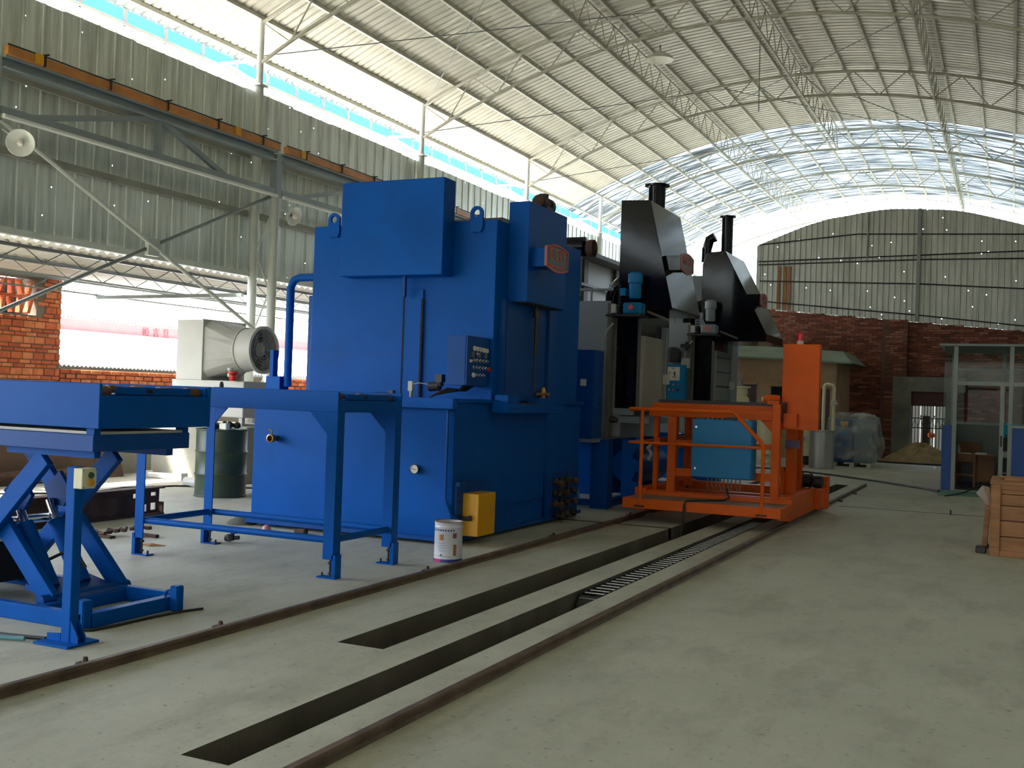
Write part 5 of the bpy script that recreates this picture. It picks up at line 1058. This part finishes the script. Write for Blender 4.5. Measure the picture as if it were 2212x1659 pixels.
for k in range(12): obj('fence_sheet', B().box(-4.8+.42*k, -4.42+.42*k, 37.5, 37.53, -.42, 2.4).box(-4.45+.42*k, -4.40+.42*k, 37.45, 37.5, -.42, 2.4), (STEELW, PALE, STEELW)[k % 3], t)
obj('fence_rail', B().box(-4.8, .3, 37.53, 37.58, 1.2, 1.28), STEELG, t)
rb = random.Random(12)
def heap(u, v):
    a = 2*math.pi*u; r = v; nz = .07*math.sin(5*a+2)+.05*math.sin(11*a)+.04*math.sin(7*a+v*9)
    z = .47*max(0, 1-r**1.7)*(1+1.6*nz)+.03*math.sin(a*9+v*14)*r*(1-r); return (-2.25+(.98+nz)*r*math.cos(a), 31.45+.9*r*math.sin(a), max(0, z)+.002)
o = solo('sand_heap', B().grid(heap, 60, 18), SAND, 'pale heap of sand on the floor in front of the gate', 'sand heap', True)
solo('black_hose', B().tube([(-4.2, 30.6, .02), (-3.2, 30.35, .02), (-2.4, 30.28, .02), (-1.4, 30.2, .02)], .03, 6), RUBBER, 'black hose along the foot of the sand heap', 'hose', True)
for x, y, s_, lb in ((-3.40, 31.5, .11, 'larger pale rubble stone left of the sand heap'), (-3.62, 31.1, .07, 'smaller pale rubble stone farthest left of the sand heap')): solo('rubble_stone', B().lathe((x, y, 0), [(s_*.6, 0), (s_, s_*.4), (s_*.7, s_*.9), (s_*.1, s_)], 7), CONCW, lb, 'stone')
solo('cross_cable', B().tube([(-7.5, 24.6, .015), (-6.2, 24.55, .015), (-5.19, 24.5, .015), (-4.55, 24.43, .015), (-3.4, 23.48, .015), (-2.35, 22.35, .015), (-1.4, 21.1, .015), (-1.15, 20.6, .03)], .024, 6), mat('green_black_hose', (.03, .045, .04, 1), .5), 'dark cable crossing the far floor from the cart to the booth', 'cable', True)
solo('green_mat', B().prism([(-1.32, 21.25, 0), (-1.12, 19.95, 0), (-.2, 20.2, 0), (.1, 20.9, 0), (-.5, 21.1, 0)], (0, 0, .012)), MATG, 'pale green mat on the floor at the booth doorway', 'mat')
solo('booth_wire', B().tube([(-1.0, 19.75, .015), (-.75, 20.4, .03), (-.55, 21.0, .12), (-.35, 21.7, .18), (-.25, 22.0, .02)], .014, 6), RUBBER, 'dark wire rising from the green mat into the booth', 'wire', True)
solo('floor_pin', B().tube([(-.75, 16.4, 0), (-.75, 16.4, .07)], .012, 6), DARK, 'short steel pin standing beside the floor joint near the crate', 'pin')

# ---- booth
t = thing('glazed_booth', 'aluminium-framed glass booth with blue lower panels at the right edge', 'booth', (.2, 22.6, 0))
BOB = mat('booth_blue', (.008, .09, .42, 1), .45, var=.06)
Y0, Y1 = 21.4, 24.0
for x, y in ((-1.0, Y0), (-.06, Y0), (1.4, Y0), (-1.15, Y1), (-.2, Y1), (1.4, Y1)): obj('post', B().box(x, x+.075, y, y+.07, 0, 2.68), ALU, t, bevel=.004)
obj('door_post', B().box(-.20, -.13, Y0+.01, Y0+.06, 0, 1.98), ALU, t); obj('door_handle', B().box(-.18, -.15, Y0-.02, Y0+.01, .85, 1.05), DARK, t)
obj('roof', B().box(-1.25, 1.6, Y0-.1, Y1+.12, 2.68, 2.72), mat('booth_roof', (.30, .33, .33, 1), .5), t)
obj('transom', B().box(-.925, 1.4, Y0+.005, Y0+.06, 1.96, 2.03), ALU, t); obj('sill', B().box(.015, 1.4, Y0, Y0+.07, 1.20, 1.24), ALU, t); obj('threshold', B().box(-.925, -.06, Y0, Y0+.06, 0, .02), ALU, t)
obj('blue_panel', B().box(-1.16, -1.0, Y0+.02, Y0+.05, 0, 1.21), BOB, t); obj('blue_panel', B().box(.015, 1.4, Y0+.02, Y0+.05, .02, 1.20), BOB, t); obj('blue_panel', B().box(-1.17, -1.14, Y0+.05, Y1, 0, 1.1), BOB, t)
obj('back_panel', B().box(-1.1, 1.4, Y1+.02, Y1+.05, 0, 1.20), mat('booth_grey', (.20, .22, .21, 1), .6), t); obj('back_sill', B().box(-1.1, 1.4, Y1, Y1+.06, 1.20, 1.25), ALU, t); obj('back_transom', B().box(-1.1, 1.4, Y1, Y1+.06, 2.32, 2.36), ALU, t)
for x0, x1, z0, z1, y in ((-1.16, -1.0, 1.21, 2.68, Y0+.035), (-.925, -.06, 2.03, 2.68, Y0+.03), (.015, 1.4, 1.24, 1.96, Y0+.03), (.015, 1.4, 2.03, 2.68, Y0+.03), (-1.07, -.2, 1.25, 2.32, Y1+.03), (-.12, 1.4, 1.25, 2.32, Y1+.03)): obj('pane', B().box(x0, x1, y, y+.005, z0, z1), GLASS, t)
obj('pane', B().box(-1.157, -1.152, Y0+.06, Y1, 1.1, 2.68), GLASS, t)
obj('booth_floor', B().box(-1.15, 1.4, Y0+.06, Y1, .002, .012), mat('booth_floor', (.10, .11, .11, 1), .6), t)
t = thing('wooden_desk', 'small brown wooden desk inside the glass booth', 'desk', (-.7, 22.7, 0))
obj('top', B().box(-1.0, -.25, 22.4, 23.0, .62, .65), WOOD2, t); obj('cabinet', B().box(-.6, -.28, 22.6, 23.0, .12, .62), WOOD2, t)
for x, y in ((-.99, 22.42), (-.65, 22.42), (-.99, 22.94), (-.32, 22.62)): obj('leg', B().box(x, x+.045, y, y+.045, .012, .62), WOOD2, t)
obj('rail', B().box(-.95, -.65, 22.43, 22.46, .22, .26), WOOD2, t); obj('drawer_front', B().box(-.95, -.65, 22.42, 22.44, .50, .62), WOOD2, t)
solo('desk_papers', B().box(-.9, -.7, 22.5, 22.7, .65, .665).box(-.62, -.42, 22.45, 22.65, .65, .68), PAPER, 'pale papers on the desk in the booth', 'papers')
solo('desk_bottle', B().lathe((-.92, 22.6, .65), [(.03, 0), (.032, .10), (.012, .14), (.012, .18)], 12), PALE, 'small pale bottle on the desk in the booth', 'bottle', True)
t = thing('wooden_chair', 'dark wooden chair behind the desk in the booth', 'chair', (-.75, 23.3, 0))
obj('seat', B().box(-.95, -.55, 23.15, 23.5, .42, .45), WOOD2, t); obj('backrest', B().box(-.95, -.55, 23.48, 23.51, .6, .85), WOOD2, t)
for x in (-.95, -.585):
    for y in (23.15, 23.475): obj('leg', B().box(x, x+.035, y, y+.035, .012, .42 if y < 23.3 else .85), WOOD2, t)
t = thing('water_dispenser', 'dark water dispenser with blue bottle by the booth door', 'dispenser', (-.02, 22.3, 0))
obj('body', B().box(-.16, .12, 22.2, 22.5, .012, 1.0), RUBBER, t, bevel=.01); obj('shelf_panel', B().box(-.15, .11, 22.185, 22.2, .62, .74), PALE, t); obj('bottle', B().lathe((-.02, 22.35, 1.0), [(.06, 0), (.12, .05), (.125, .24), (.03, .30)], 18), TEAL, t, True)
for z in (.32, .05): obj('trim_strip', B().box(-.15, .11, 22.19, 22.2, z, z+.02), PALE, t)

# ---- crate
t = thing('wooden_crate', 'brown slatted wooden crate at the right edge of the floor', 'crate', (.55, 12.7, 0))
CX0, CX1, CY0, CY1 = -.165, 1.25, 12.14, 13.3
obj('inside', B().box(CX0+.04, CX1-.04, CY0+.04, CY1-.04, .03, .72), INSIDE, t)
def plank(x0, x1, y0, y1, z0, z1): obj('plank', B().box(x0, x1, y0, y1, z0, z1, .006), WOOD, t)
for z0, z1 in ((.05, .20), (.207, .365), (.372, .52), (.527, .64), (.645, .715)):
    plank(CX0+.08, CX1, CY0+.012, CY0+.035, z0, z1); plank(CX0+.012, CX0+.035, CY0+.08, CY1, z0, z1)
for x0 in (CX0, 1.15): obj('batten', B().box(x0, x0+.085, CY0-.012, CY0+.014, .0, .74, .004), WOOD, t)
obj('batten', B().box(CX0-.012, CX0+.014, CY0, CY0+.08, 0, .74, .004), WOOD, t); obj('batten', B().box(CX0-.012, CX0+.014, CY1-.1, CY1-.02, 0, .74, .004), WOOD, t)
obj('batten', B().box(CX0+.085, CX1, CY0-.008, CY0+.012, .0, .06, .004), WOOD, t); obj('batten', B().box(CX0+.085, CX1, CY0-.008, CY0+.012, .69, .74, .004), WOOD, t)
for k in range(7): plank(CX0-.02+.005*(k % 2), CX1+.02, CY0-.02+.17*k, CY0+.14+.17*k, .74, .765+.004*(k % 2))
plank(-.05, 1.2, 12.3, 12.42, .769, .80); plank(-.1, 1.1, 12.75, 12.87, .769, .795)
solo('loose_board', B().prism([(-.26, 12.7, 0), (-.21, 12.7, 0), (-.185, 12.7, .47), (-.235, 12.7, .47)], (0, .5, 0)), WOOD, 'loose brown board leaning on the left side of the crate', 'board')
solo('paper_scrap', B().prism([(-.23, 12.75, .47), (-.19, 12.80, .47), (-.20, 12.85, .66), (-.27, 12.75, .68), (-.33, 12.7, .60)], (.004, .02, 0)), WHITE, 'white paper scrap stuck out left of the crate', 'paper')
solo('dark_block', B().box(-.31, -.205, 12.28, 12.42, 0, .07, .01), DARK, 'small dark block on the floor against the left side of the crate', 'block')
